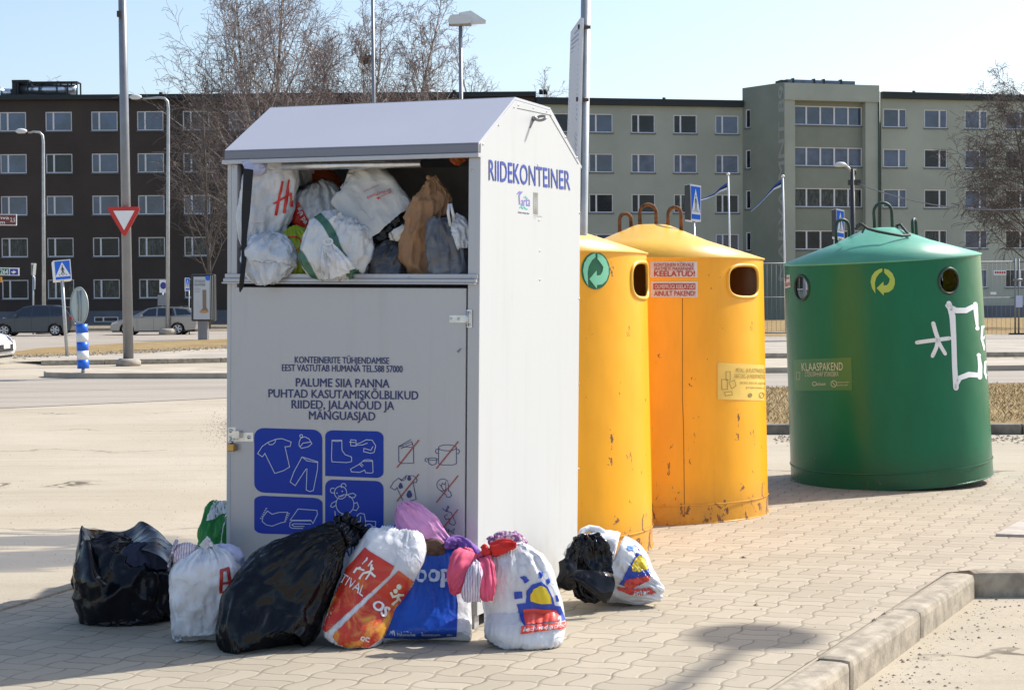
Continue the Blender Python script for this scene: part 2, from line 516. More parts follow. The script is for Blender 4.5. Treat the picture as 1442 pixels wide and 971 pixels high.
# ------------------------------------------------------------------ ground, roads, kerbs
KA = G(1188, 940); KB = G(1374, 809)
kd = (KB - KA).normalized(); kn = Vector((-kd.y, kd.x, 0))      # kn points left, onto the paving
K0 = KA - kd * 9.0
zlow = -0.125
def sheet(name, pts, z, m, kind='structure'):
    mb = MB(); mb.poly([(p[0], p[1], z) for p in pts])
    o = build(mb, name, m, recalc=False)
    return tag(o, kind=kind)
BIG = 1600
sheet('ground', [(-BIG, -60), (K0.x - 0.1, -60), (K0.x - 0.1, K0.y), (KB.x - 0.1, KB.y + 0.15), (BIG, KB.y + 0.15 - 0.02 * BIG), (BIG, 2600), (-BIG, 2600)], 0.0, M_sand)
sheet('ground', [(K0.x - 1.0, -60), (BIG, -60), (BIG, KB.y + 0.5 - 0.02 * BIG), (KB.x - 0.1, KB.y + 0.5), (K0.x - 1.0, K0.y)], zlow, M_sand)
pl = Vector((-2.51, 8.18, 0)); pdv = Vector((0.30, 0.954, 0)).normalized()
inner = lambda q: q + kn * 0.155
sheet('pavement', [pl - pdv * 6.5, inner(KA - kd * 5), inner(KB), KB + Vector((0, 0.14, 0)), KB + Vector((8, -0.02, 0)), (13, 14.12, 0), (3.51, 14.36, 0), pl + pdv * 6.6], 0.004, M_pav)
mb = MB()
def kerbrun(mb, a, b, w, zt, zb, seg=1.0, gap=0.008, left=True):
    d = (b - a); L = d.length; d.normalize(); n = Vector((-d.y, d.x, 0)) * (1 if left else -1)
    k = max(1, round(L / seg)); s = L / k
    for i in range(k):
        p = a + d * (i * s + gap / 2); q = a + d * ((i + 1) * s - gap / 2)
        j = random.Random(i + int(L * 100)).uniform(-0.006, 0.004)
        mb.prism([(p.x, p.y, zb), (q.x, q.y, zb), (q.x + n.x * w, q.y + n.y * w, zb), (p.x + n.x * w, p.y + n.y * w, zb)], (0, 0, zt - zb + j))
kerbrun(mb, KA - kd * 6.0, KB, 0.155, 0.010, -0.25, 1.3, 0.004)
kerbrun(mb, KB + Vector((-0.012, 0.02, 0)), KB + Vector((7, -0.03, 0)), 0.14, 0.012, -0.25, 1.0)
tag(build(mb, 'kerb', M_conc, bevel=0.034), kind='structure')
mb = MB()
kerbrun(mb, pl - pdv * 6.0, pl + pdv * 6.0, 0.10, 0.016, -0.1, 1.0)
tag(build(mb, 'kerb', M_conc, bevel=0.015), kind='structure')

near = [(-60, 8), (-16, 20.0), (-7.42, 24.3), (-4.52, 26.6), (3, 28.3), (8.9, 29.6), (60, 41)]
far = [(60, 44), (10.5, 34.6), (-5.67, 33.5), (-9.8, 34.4), (-14, 36), (-60, 48)]
sheet('road', near + far, 0.006, M_asph)
mb = MB(); mb.prism([(x, y, -0.05) for x, y in [(-9.75, 35.0), (-9.5, 34.3), (-8.6, 33.8), (-5.67, 33.4), (10.5, 34.5), (60, 44), (60, 47), (10.5, 37.6), (-5.6, 36.8), (-8.8, 36.6), (-9.6, 36.0)]], (0, 0, 0.17))
tag(build(mb, 'traffic_island', mat("island_concrete", (0.40, 0.35, 0.275), 0.95, var=0.2, vs=1.2, bump=0.4), bevel=0.02), kind='structure')
mb = MB()
kk = [G(28, 515), G(140, 513), G(320, 508)]
for a, b in zip([(-11.6, 41.4), (-8.6, 42.0), (-4.9, 43.6), (3, 43.2), (13, 42.6)], [(-8.6, 42.0), (-4.9, 43.6), (3, 43.2), (13, 42.6), (60, 46)]):
    kerbrun(mb, Vector((*a, 0)), Vector((*b, 0)), 0.2, 0.13, -0.1, 1.6)
tag(build(mb, 'kerb', M_conc, bevel=0.02), kind='structure')
M_path = mat("footpath_asphalt", (0.36, 0.32, 0.265), 0.95, var=0.18, vs=0.8, bump=0.3)
sheet('footpath', [(-11.5, 41.7), (-8.6, 42.2), (-4.9, 43.8), (3, 43.4), (13, 42.8), (60, 46.2), (60, 58), (13, 56), (-4, 51), (-10.5, 47), (-13, 44)], 0.125, M_path)
def gl(px, py): p = G(px, py); return (p.x, p.y)
sheet('grass_verge', [gl(14, 500), gl(95, 503), gl(200, 497), gl(330, 488), gl(420, 487), gl(420, 474), gl(330, 477), gl(200, 482), gl(60, 490), gl(14, 496)], 0.014, M_grass)
sheet('road', [(-75, 60), (-26, 55.5), gl(0, 497), gl(60, 490.5), gl(200, 482.5), gl(330, 477.5), gl(420, 474.5), (20, 78), (60, 80), (60, 90), (-75, 90)], 0.008, M_asph)
sheet('grass_verge', [(-80, 91), (60, 91), (60, 124), (-80, 124)], 0.012, mat("bare_verge", (0.23, 0.19, 0.13), 0.95, var=0.3, vs=0.5))
sheet('grass_verge', [(2, 57), (60, 60), (80, 122), (2, 122)], 0.02, M_grass)
sheet('gravel_strip', [(2, 55.2), (60, 58), (60, 63), (2, 62)], 0.13, M_gravel)
# dry grass patch with its kerb on the right
gp = [(1.6, 18.95), (5.6, 18.7), (40, 16.6), (40, 31), (8.6, 28.0), (1.6, 26.6)]
sheet('grass_patch', gp, 0.085, M_grass)
mb = MB(); kerbrun(mb, Vector((1.4, 18.8, 0)), Vector((5.6, 18.45, 0)), 0.18, 0.115, -0.1, 1.2); kerbrun(mb, Vector((5.6, 18.45, 0)), Vector((40, 16.4, 0)), 0.18, 0.115, -0.1, 1.2)
tag(build(mb, 'kerb', mat("old_kerb", (0.17, 0.15, 0.125), 0.95, var=0.35, vs=5, bump=0.7, bs=40), bevel=0.03), kind='structure')
rnd = random.Random(5)
mb = MB()
for i in range(16000):
    x = rnd.uniform(1.6, 9.5); y = rnd.uniform(19.05, 27.5)
    if y > 26.6 + (x - 1.6) * 0.18: continue
    h = rnd.uniform(0.02, 0.075); a = rnd.uniform(0, 6.28); b = rnd.uniform(0, 6.28); w = 0.007
    mb.add([(x - w * math.cos(a), y - w * math.sin(a), 0.083), (x + w * math.cos(a), y + w * math.sin(a), 0.083), (x + h * 0.9 * math.cos(b), y + h * 0.9 * math.sin(b), 0.083 + h)], [(0, 1, 2)], rnd.choice((0, 0, 1)))
tag(build(mb, 'dry_grass', [mat("straw", (0.42, 0.32, 0.17), 0.9), mat("old_grass", (0.24, 0.17, 0.08), 0.9)], recalc=False), 'short dry yellow grass covering the patch behind the bins', 'grass', kind='stuff')
# grit and small stones lying about
mb = MB()
def stone(x, y, z, r):
    o = [(1, 0, 0), (0.3, 0.9, 0), (-0.8, 0.6, 0), (-0.8, -0.6, 0), (0.3, -0.9, 0), (0, 0.1, 0.8)]
    a = rnd.uniform(0, 6.28); ca, sa = math.cos(a), math.sin(a)
    q = [(x + r * (p[0] * ca - p[1] * sa) * rnd.uniform(.7, 1.2), y + r * (p[0] * sa + p[1] * ca) * rnd.uniform(.6, 1.1), z + r * p[2] * 0.8) for p in o]
    mb.add(q, [(0, 1, 5), (1, 2, 5), (2, 3, 5), (3, 4, 5), (4, 0, 5)])
for i in range(600):
    s = abs(rnd.gauss(0, 1)); t_ = rnd.uniform(-5, 0.5)
    p = KB + kd * t_ - kn * (0.02 + 0.22 * s)
    stone(p.x, p.y, zlow, rnd.choice((0.003, 0.004, 0.006, 0.011)) * rnd.uniform(.7, 1.3))
for i in range(500):
    stone(rnd.uniform(1.3, 5), rnd.uniform(5.5, 9.0), zlow, rnd.uniform(0.003, 0.009))
for i in range(120):
    px, py = rnd.uniform(880, 1400), rnd.uniform(730, 960)
    p = G(px, py)
    if (p - KB).dot(kn) < 0.2: continue
    stone(p.x, p.y, 0.004, rnd.uniform(0.002, 0.007))
for px, py, r in ((1047, 786, .018), (1114, 763, .014), (1065, 853, .022), (1232, 875, .022), (1246, 866, .02), (972, 851, .012), (1203, 773, .012)):
    p = G(px, py); stone(p.x, p.y, 0.004, r)
for i in range(450):
    px, py = rnd.uniform(0, 330), rnd.uniform(566, 800)
    p = G(px, py); stone(p.x, p.y, 0.0, rnd.uniform(0.002, 0.007))
for i in range(700):
    px = 335 - abs(rnd.gauss(0, 22)); py = rnd.gauss(602, 12)
    p = G(px, py); stone(p.x, p.y, 0.0, rnd.uniform(0.004, 0.011))
for i in range(500):
    px = rnd.uniform(1090, 1442); py = rnd.gauss(618, 3)
    p = G(px, py); stone(p.x, p.y, 0.0, rnd.uniform(0.006, 0.03))
for i in range(500):
    px = rnd.uniform(20, 330); py = 503 - (px - 20) * 0.045 + rnd.gauss(0, 1.3)
    p = G(px, py, 0.12); stone(p.x, p.y, 0.12, rnd.uniform(0.02, 0.07))
tag(build(mb, 'gravel', M_pebble, recalc=False), 'loose grit and small stones strewn along kerbs and sandy ground', 'gravel', kind='stuff')
# hatch in the paving
mh = MB(); hq = [G(1402, 753, 0.012), G(1470, 755, 0.012), G(1500, 722, 0.012), G(1447, 728, 0.012)]
mh.prism([(p.x, p.y, 0.0) for p in hq], (0, 0, 0.022))
tag(build(mh, 'manhole_cover', mat("hatch_steel", (0.42, 0.38, 0.33), 0.7, 0.2, var=0.2, vs=6, bump=0.3), bevel=0.006, origin=hq[0]), 'flat square hatch cover let into the paving at the right edge', 'manhole cover')

# ------------------------------------------------------------------ buildings
M_glassA = mat("window_glass_blue", (0.045, 0.07, 0.14), 0.06, 0, 0.5, IOR=1.75, var=0.45, vs=0.6)
M_glassB = mat("window_glass_dark", (0.012, 0.016, 0.024), 0.08, 0, 0.5, IOR=1.5, var=0.6, vs=0.9)
def mat_curtain():
    t = NT("curtained_glass"); v = t.co()
    n = t.noise(t.mapv(v, (6, 6, 1.1), rot=(0, 0.35, 0)), 1.1, 5, 0.7, 1.2)
    c = t.mix(t.ramp(n, 0.42, 0.68), (0.012, 0.016, 0.017), (0.10, 0.11, 0.11))
    return t.done(t.bsdf(c, 0.15, 0, 0.5, None, IOR=1.5))
M_glassC = mat_curtain()
M_glassD = mat("window_blind_glass", (0.10, 0.13, 0.19), 0.2, 0, 0.5, IOR=1.5, var=0.25, vs=1.5)
M_wframe = mat("white_window_frame", (0.72, 0.72, 0.74), 0.5)
M_brown = mat("brown_render", (0.060, 0.046, 0.038), 0.9, var=0.14, vs=0.25, bump=0.2, bs=6)
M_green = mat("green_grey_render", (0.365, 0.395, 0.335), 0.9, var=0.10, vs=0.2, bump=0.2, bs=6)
M_green_shaded = mat("shaded_green_grey_render", (0.24, 0.265, 0.215), 0.9, var=0.10, vs=0.25, bump=0.2, bs=6)  # same render with shade put into its colour, for tower side and bay
M_fascia = mat("dark_roof_fascia", (0.012, 0.02, 0.022), 0.6)
M_plinth = mat("grey_plinth", (0.13, 0.14, 0.16), 0.9, var=0.15, vs=0.5)
M_sill = mat("sill_metal", (0.10, 0.12, 0.13), 0.5)

def wall_dirs(A, B):
    A = Vector((A[0], A[1], 0)); B = Vector((B[0], B[1], 0))
    d = (B - A); L = d.length; d.normalize()
    return A, d, Vector((d.y, -d.x, 0)), L
def s_at(A, d, n, px, py=300):
    r = ray(px, py); t = ((A - CAM).dot(n)) / r.dot(n)
    return (CAM + r * t - A).dot(d)
def facade(mb, A, B, z0, z1, ops, mi=0, rev=0.16):
    A, d, n, L = wall_dirs(A, B)
    P = lambda s, z, o=0.0: A + d * s + Vector((0, 0, z)) - n * o
    ss = sorted({0.0, L} | {min(max(x, 0), L) for o in ops for x in o[:2]})
    zs = sorted({z0, z1} | {min(max(x, z0), z1) for o in ops for x in o[2:4]})
    for i in range(len(ss) - 1):
        for j in range(len(zs) - 1):
            sm, zm = (ss[i] + ss[i + 1]) / 2, (zs[j] + zs[j + 1]) / 2
            if any(o[0] < sm < o[1] and o[2] < zm < o[3] for o in ops): continue
            mb.poly([P(ss[i], zs[j]), P(ss[i + 1], zs[j]), P(ss[i + 1], zs[j + 1]), P(ss[i], zs[j + 1])], mi)
    for a, b, c, e in ops:
        a = max(a, 0); b = min(b, L)
        for q in ([(a, c), (b, c)], [(b, c), (b, e)], [(b, e), (a, e)], [(a, e), (a, c)]):
            mb.poly([P(*q[0]), P(*q[1]), P(*q[1], rev), P(*q[0], rev)], mi)
def window(root, A, B, op, splits, pane, rev=0.16):
    A, d, n, L = wall_dirs(A, B)
    a, b, c, e = op
    M = basis(d, -n, Vector((0, 0, 1)), A)
    mb = MB(M); t = 0.075
    y0, y1 = 0.05, 0.13
    mb.span((a, y0, c), (a + t, y1, e)); mb.span((b - t, y0, c), (b, y1, e))
    mb.span((a + t, y0, c), (b - t, y1, c + t)); mb.span((a + t, y0, e - t), (b - t, y1, e))
    for k in splits:
        m = a + (b - a) * k
        mb.span((m - t * 0.8, y0 - 0.004, c + t), (m + t * 0.8, y1 - 0.004, e - t))
    f = build(mb, 'window', M_wframe, root)
    mb = MB(M); mb.span((a + 0.03, 0.10, c + 0.03), (b - 0.03, 0.115, e - 0.03))
    build(mb, 'pane', pane, f)
    mb = MB(M); mb.span((a - 0.06, -0.07, c - 0.09), (b + 0.06, 0.045, c - 0.002))
    build(mb, 'sill', M_sill, f)
rb = random.Random(11)
# brown block
br = thing('brown_building', 'long dark brown five storey block with white windows behind the left street', 'building', (-15, 125, 0))
A0, B0 = (-60, 125.0), (1.85, 125.0)
Aw, dw, nw, Lw = wall_dirs(A0, B0)
ops = []; wins = []
for c in range(-3, 12):
    for r in range(5):
        s0 = s_at(Aw, dw, nw, 1.3 + 64.4 * c); s1 = s_at(Aw, dw, nw, 38.5 + 64.4 * c)
        z = 1.92 + 3.1 * r
        o = (s0, s1, z, z + 1.42); ops.append(o)
        pane = M_glassC if r < 2 else (M_glassA if c < 4 else rb.choice((M_glassA, M_glassB)))
        if rb.random() < 0.12: pane = M_glassB
        wins.append((o, pane))
mb = MB(); facade(mb, A0, B0, 1.0, 16.6, ops)
mb.box((-29, 131, 8.0), (61.6, 11.6, 15.8))
build(mb, 'wall', M_brown, br, recalc=False)
for o, pane in wins: window(br, A0, B0, o, (0.30,), pane)
mb = MB(); mb.span((-60, 124.93, 0), (1.85, 125.3, 1.0)); build(mb, 'plinth', M_plinth, br)
for c in (0, 1, 2, 3, 4):
    s0 = s_at(Aw, dw, nw, 131 + 64.4 * (c - 2)); M = basis(dw, -nw, Vector((0, 0, 1)), Aw)
    mb = MB(M); mb.span((s0, -0.1, 0.18), (s0 + 1.8, -0.072, 0.55)); f = build(mb, 'basement_window', M_wframe, br)
    for u in (0.08, 0.75):
        mb = MB(M); mb.span((s0 + u, -0.112, 0.23), (s0 + u + (0.55 if u < .5 else 0.97), -0.102, 0.5)); build(mb, 'pane', M_glassB, f)
mb = MB(); mb.span((-60.2, 124.6, 16.6), (1.9, 137, 16.95)); rf = build(mb, 'roof', M_fascia, br)
mb = MB()
for px in (227, 640, 762, 768):
    p = PD(px, 135, 126); mb.cyl((p.x, 126, 16.9), (p.x, 126, 17.25), 0.16, 10)
build(mb, 'roof_vent', M_fascia, rf)
# ventilation plant on the roof
vb = thing('ventilation_unit', 'silver duct unit in a dark frame standing on the brown flat roof', 'ventilation unit', PD(60, 134, 128))
Zr = 16.98
def X128(px): return PD(px, 130, 128).x
mb = MB()
mb.cyl((X128(3), 128, Zr + 0.55), (X128(20), 128, Zr + 0.55), 0.33, 14); mb.cyl((X128(28), 128, Zr + 0.8), (X128(108), 128, Zr + 0.72), 0.42, 16)
mb.span((X128(-12), 127.6, Zr), (X128(3), 128.6, Zr + 1.0))
build(mb, 'duct', mat("duct_steel", (0.62, 0.66, 0.72), 0.28, 0.9), vb)
mb = MB()
for px in (28, 42, 58, 83, 98, 111): mb.span((X128(px) - 0.05, 127.4, Zr), (X128(px) + 0.05, 127.5, Zr + 1.25)); mb.span((X128(px) - 0.05, 128.5, Zr), (X128(px) + 0.05, 128.6, Zr + 1.25))
mb.span((X128(20), 127.4, Zr + 1.252), (X128(44), 128.6, Zr + 1.45)); mb.span((X128(20), 127.45, Zr + 0.2), (X128(26), 128.55, Zr + 1.25)); mb.span((X128(45), 127.4, Zr + 1.253), (X128(112), 128.6, Zr + 1.32)); mb.span((X128(20), 127.45, Zr + 0.001), (X128(110), 128.5, Zr + 0.12))
build(mb, 'frame', M_fascia, vb)

# green-grey block: middle wing, stair tower, right wing
gb = thing('green_building', 'green grey five storey block with a stair tower and dark roof edge on the right', 'building', (20, 127, 0))
pA = (1.9, 125.0); pB0 = PD(1046, 300, 128.0); pB = (pB0.x, 128.0)
c1 = PD(1105, 300, 124.6); pC = (c1.x, c1.y)
c2 = PD(1237, 300, 126.6); pD = (c2.x, c2.y)
c3 = PD(1241, 300, 127.6); pE = (c3.x, c3.y)
c4 = PD(1640, 300, 133.2); pF = (c4.x, c4.y)
def wing(A, B, cols, zb, z1, split, seed, z0=0.9):
    Aw, dw, nw, Lw = wall_dirs(A, B)
    rr = random.Random(seed); ops = []; res = []
    for (a, b) in cols:
        for z in zb:
            o = (s_at(Aw, dw, nw, a), s_at(Aw, dw, nw, b), z, z + 1.40)
            if o[0] < 0 or o[1] > Lw: continue
            ops.append(o); res.append((o, rr.random()))
    mb = MB(); facade(mb, A, B, z0, z1, ops)
    build(mb, 'wall', M_green, gb, recalc=False)
    for o, q in res:
        window(gb, A, B, o, split, M_glassA if q < 0.35 else M_glassD if q < 0.6 else M_glassB if q < 0.85 else M_glassC)
    M = basis(dw, -nw, Vector((0, 0, 1)), Aw)
    mb = MB(M); mb.span((0, -0.08, 0), (Lw, 0.3, z0)); build(mb, 'plinth', M_plinth, gb)
    mb = MB(M); mb.span((-0.02, -0.3, z1), (Lw, 10, z1 + 0.5)); r_ = build(mb, 'roof', M_fascia, gb)
    mb = MB(M)
    for s in range(3, int(Lw), 7): mb.cyl((s, 0.6, z1 + 0.45), (s, 0.6, z1 + 0.72), 0.13, 8)
    build(mb, 'roof_vent', M_fascia, r_)
    mb = MB(M); mb.span((0, 0.35, 0), (Lw, 9.5, z1 - 0.01)); build(mb, 'inner_wall', M_green, gb)
wing(pA, pB, [(770, 804), (829.8, 863.6), (889.6, 923), (949, 982), (1008, 1040.5)], (2.1, 5.08, 8.06, 11.06, 14.02), 16.05, (0.30,), 3)
wing(pE, pF, [(1244, 1277), (1301.7, 1334), (1358.8, 1390.7), (1416, 1448), (1474, 1506), (1532, 1564)], (2.3, 5.3, 8.38, 11.43, 14.45), 16.6, (0.67,), 4)
zt = (2.2, 5.2, 8.35, 11.4, 14.45)
# slanting side of the tower
Aw, dw, nw, Lw = wall_dirs(pB, pC)
ops = [(s_at(Aw, dw, nw, 1050), s_at(Aw, dw, nw, 1057), z, z + 1.4) for z in zt]
mb = MB(); facade(mb, pB, pC, 0, 17.5, ops); tw = build(mb, 'tower_side_wall', M_green_shaded, gb, recalc=False)
for o in ops: window(gb, pB, pC, o, (), M_glassB)
# tower front with recessed bay
Aw, dw, nw, Lw = wall_dirs(pC, pD)
M = basis(dw, -nw, Vector((0, 0, 1)), Aw)
sa, sb = s_at(Aw, dw, nw, 1120), s_at(Aw, dw, nw, 1219)
mb = MB(M)
mb.span((0, 0, 0), (sa, 0.6, 16.2)); mb.span((sb, 0, 0), (Lw, 0.6, 16.2)); mb.span((-0.02, -0.12, 16.2), (Lw + 0.02, 0.6, 17.45)); mb.span((Lw - 0.5, 0.601, 0), (Lw, 4, 17.4))
build(mb, 'tower_frame', M_green, gb)
P0 = Aw - nw * 0.5
A2 = (P0.x + dw.x * sa, P0.y + dw.y * sa); B2 = (P0.x + dw.x * sb, P0.y + dw.y * sb)
A2v, d2, n2, L2 = wall_dirs(A2, B2)
ops = [(0.02, L2 - 0.02, z, z + 1.42) for z in zt]
mb = MB(); facade(mb, A2, B2, 0, 16.2, ops); build(mb, 'tower_bay_wall', M_green_shaded, gb, recalc=False)
for k, o in enumerate(ops): window(gb, A2, B2, o, (0.2, 0.4, 0.6, 0.8), (M_glassB, M_glassB, M_glassC, M_glassD, M_glassA)[k])
mb = MB(M); mb.span((0, 0.62, 17.0), (Lw, 3.5, 17.42)); build(mb, 'tower_roof', M_fascia, gb)
mb = MB(M); mb.span((0, 0.6, 17.455), (0.55, 1.6, 17.75))
mb.span((0.4, 0.9, 17.43), (6.3, 1.3, 17.49))
for s in (1.1, 2.8, 3.6, 5.0): mb.span((s, 0.9, 17.48), (s + 0.12, 1.3, 17.95))
sk = build(mb, 'roof_light', M_fascia, gb)
mb = MB(M); mb.span((0.6, 0.95, 17.5), (6.2, 1.25, 17.85)); build(mb, 'glazing', M_glassD, sk)
mb = MB(M)
for s, zz in ((Lw + 0.05, 17.0),): mb.cyl((s, -0.06, 0), (s, -0.06, zz), 0.07, 8)
build(mb, 'downpipe', mat("green_pipe", (0.02, 0.07, 0.055), 0.5), gb)
decal('lettering', D2().text("NARVA MNT 89", ((1096.5, 395), (1096.5, 122), (1104.6, 119), (1104.6, 396)), 0.02), bvh_of(tw), mat("pale_wall_paint", (0.36, 0.37, 0.33), 0.9), gb, 0, 0.03)

# ------------------------------------------------------------------ bare trees
def mat_birch():
    t = NT("birch_bark"); v = t.co()
    n = t.noise(t.mapv(v, (1, 1, 2.5)), 2.2, 5, 0.7)
    c = t.mix(t.ramp(n, 0.46, 0.6), (0.60, 0.55, 0.50), (0.09, 0.07, 0.06))
    return t.done(t.bsdf(c, 0.9, 0, 0.2))
M_birch = mat_birch()
M_twig = mat("brown_twig", (0.24, 0.19, 0.175), 0.9)
M_dtwig = mat("dark_twig", (0.14, 0.115, 0.10), 0.9)
def bare_tree(x, y, h, spread, seed, label, group, lean=(0, 0), twigs=1.0, bark=None, droop=0.3, tm=None, cut=0.25, leaders=3, fan=0.55, rmin=0.013):
    rr = random.Random(seed)
    root = thing('birch_tree', label, 'tree', (x, y, 0), group)
    tb = MB(); cb = MB()
    def grow(p, d, L, r, lv):
        n = (7, 6, 5, 4)[lv]
        pts = [p.copy()]; dirs = []
        q = p.copy(); dd = d.copy()
        for i in range(n):
            w = (0.06, 0.12, 0.18, 0.25)[lv]
            dd = dd + Vector((rr.gauss(0, w), rr.gauss(0, w), rr.gauss(0, w)))
            if lv == 1: dd.z += 0.07
            if lv >= 2: dd.z += 0.05 - droop * (i / n) * (0.5 if lv == 2 else 1.0)
            dd.normalize(); q = q + dd * (L / n); pts.append(q.copy()); dirs.append(dd.copy())
        rs = [max(rmin * 0.8, r * (1 - 0.8 * k / n)) for k in range(n + 1)]
        (tb if lv <= 1 else cb).tube(pts, rs, (7, 5, 3, 3)[lv], 0, lv < 1, True)
        if lv >= 3: return
        cnt = int((28, 12, 9)[lv] * (twigs if lv else 1))
        for k in range(cnt):
            f = (cut if lv == 0 else 0.18) + (1 - (cut if lv == 0 else 0.18)) * (k + rr.random()) / cnt
            f = min(f, 0.985)
            i = min(int(f * n), n - 1); u = f * n - i
            b = pts[i].lerp(pts[i + 1], u); bd = dirs[i]
            a = rr.uniform(0, 6.283)
            s1 = bd.cross(Vector((0.3, 0.2, 1))).normalized(); s2 = bd.cross(s1)
            side = s1 * math.cos(a) + s2 * math.sin(a)
            op = (fan, 0.75, 0.85)[lv] * rr.uniform(0.6, 1.3)
            nd = (bd + side * op * 1.3).normalized()
            if lv == 0:
                nl = h * spread * rr.uniform(0.75, 1.15) * (1 - 0.62 * max(0, (f - cut) / (1 - cut)))
            else:
                nl = L * (0.48, 0.5)[lv - 1] * rr.uniform(0.6, 1.2) * (1 - 0.35 * f)
            grow(b, nd, nl, max(rmin, rs[i] * (0.42 if lv == 0 else 0.45)), lv + 1)
    base = Vector((x, y, -0.05))
    for l in range(leaders):
        a = l * 2.1 + seed; o = 0.10 + 0.05 * l
        d = Vector((lean[0] + (0 if leaders == 1 else o * math.cos(a)), lean[1] + (0 if leaders == 1 else o * math.sin(a)), 1)).normalized()
        grow(base, d, h * (1 - 0.1 * l), h * 0.0105 * (1 - 0.15 * l), 0)
    build(tb, 'trunk', bark or M_birch, root, recalc=False)
    build(cb, 'crown', tm or M_twig, root, recalc=False)
    return root
GT = 'bare birches in front of the brown building'
def tx(px, Y): return PD(px, 300, Y).x
bare_tree(tx(368, 104), 104, 23.0, 0.40, 1, 'tallest bare birch with a wide twiggy crown above the roof of the white container', GT, leaders=3, droop=0.30, cut=0.22)
bare_tree(tx(452, 110), 110, 18.5, 0.36, 2, 'bare birch with dense brown twigs just right of the tallest birch', GT, leaders=2)
bare_tree(tx(512, 107), 107, 19.8, 0.33, 3, 'bare birch holding a dark bird nest beside the thin grey mast', GT, leaders=2, twigs=0.9)
bare_tree(tx(578, 108), 108, 19.5, 0.36, 4, 'bare birch with thin upswept branches left of the twin headed lamp', GT, leaders=2, twigs=0.85, lean=(0.05, 0))
bare_tree(tx(712, 140), 140, 22.5, 0.26, 5, 'small bare treetop showing over the roof right of the twin headed lamp', GT, leaders=2, twigs=0.7)
bare_tree(tx(292, 98), 98, 13.5, 0.36, 6, 'low dark bare tree before the brown wall left of the container', GT, leaders=1, twigs=0.8, tm=M_dtwig, bark=M_dtwig, cut=0.2)
bare_tree(tx(1474, 84), 84, 11.6, 0.52, 7, 'weeping bare tree with a hazy dark crown at the right edge', None, leaders=2, twigs=1.0, tm=M_dtwig, bark=mat("dark_bark", (0.10, 0.085, 0.07), 0.9, var=0.4, vs=3), droop=0.85, cut=0.25, fan=1.0, lean=(-0.1, 0))
bare_tree(tx(-14, 132), 136, 19.3, 0.3, 8, 'faint bare treetop showing over the roof at the left edge', GT, leaders=2, twigs=0.6)
nb = MB(); p = PD(518, 84, 106.6)
rr = random.Random(3)
for i in range(90):
    a = Vector((rr.gauss(0, .3), rr.gauss(0, .3), rr.gauss(0, .17))); b = Vector((rr.gauss(0, .3), rr.gauss(0, .3), rr.gauss(0, .17)))
    nb.tube([p + a, p + b], 0.035, 3, 0, False)
tag(build(nb, 'bird_nest', M_dtwig, recalc=False, origin=p), 'dark round nest of sticks high in a bare birch', 'nest')

# ------------------------------------------------------------------ the textile container
def mat_sheet(name, col, rough, metal, spec, grime=0.12):
    t = NT(name); v = t.co()
    s_ = t.noise(t.mapv(v, (7, 7, 0.6)), 1.6, 5, 0.65)
    c = t.mix(t.m_('MULTIPLY', t.ramp(s_, 0.48, 0.8), grime), col, tuple(x * k for x, k in zip(col, (0.62, 0.58, 0.5))))
    z = t.node("ShaderNodeSeparateXYZ", {0: v}).outputs[2]
    low = t.m_('MULTIPLY', t.ramp(z, 0.5, 0.05), t.ramp(t.noise(v, 5, 5, 0.7), 0.35, 0.7))
    c = t.mix(t.m_('MULTIPLY', low, 0.4), c, (0.30, 0.25, 0.19))
    sc_ = t.noise(t.mapv(v, (40, 40, 3), rot=(0.4, 0, 0)), 1.0, 4, 0.6)
    c = t.mix(t.m_('MULTIPLY', t.ramp(sc_, 0.70, 0.74), 0.35), c, tuple(x * 0.6 for x in col))
    return t.done(t.bsdf(c, rough, metal, spec, t.bump(t.noise(t.mapv(v, (1, 1, 0.6)), 2.2, 2), 0.12, 0.02)))
M_white = mat_sheet("white_coated_sheet", (0.50, 0.515, 0.52), 0.5, 0, 0.2)
M_silver = mat_sheet("silver_paint", (0.45, 0.452, 0.475), 0.30, 0.25, 0.5, 0.18)
M_lid = mat("pale_lid_paint", (0.47, 0.48, 0.53), 0.38, 0.1, 0.5, var=0.02, vs=2)
M_trim = mat("dark_lid_trim", (0.20, 0.20, 0.235), 0.4, 0.3)
M_inside = mat("container_inside", (0.50, 0.48, 0.45), 0.6, var=0.15, vs=3)
M_black = mat("black_gap", (0.008, 0.008, 0.009), 0.8)
M_steel = mat("bright_steel", (0.62, 0.63, 0.64), 0.28, 0.9, var=0.1, vs=30)
M_blue = mat("blue_print", (0.004, 0.04, 0.36), 0.3, 0, 0.22)
M_navy = mat("navy_print", (0.020, 0.032, 0.155), 0.4)
M_letter = mat("blue_letter", (0.02, 0.055, 0.34), 0.4, spec=0.3)
M_line = mat("pale_line_print", (0.58, 0.60, 0.70), 0.4)
M_redline = mat("red_bar_print", (0.36, 0.045, 0.04), 0.4)
M_brass = mat("brass", (0.50, 0.30, 0.10), 0.35, 0.8)

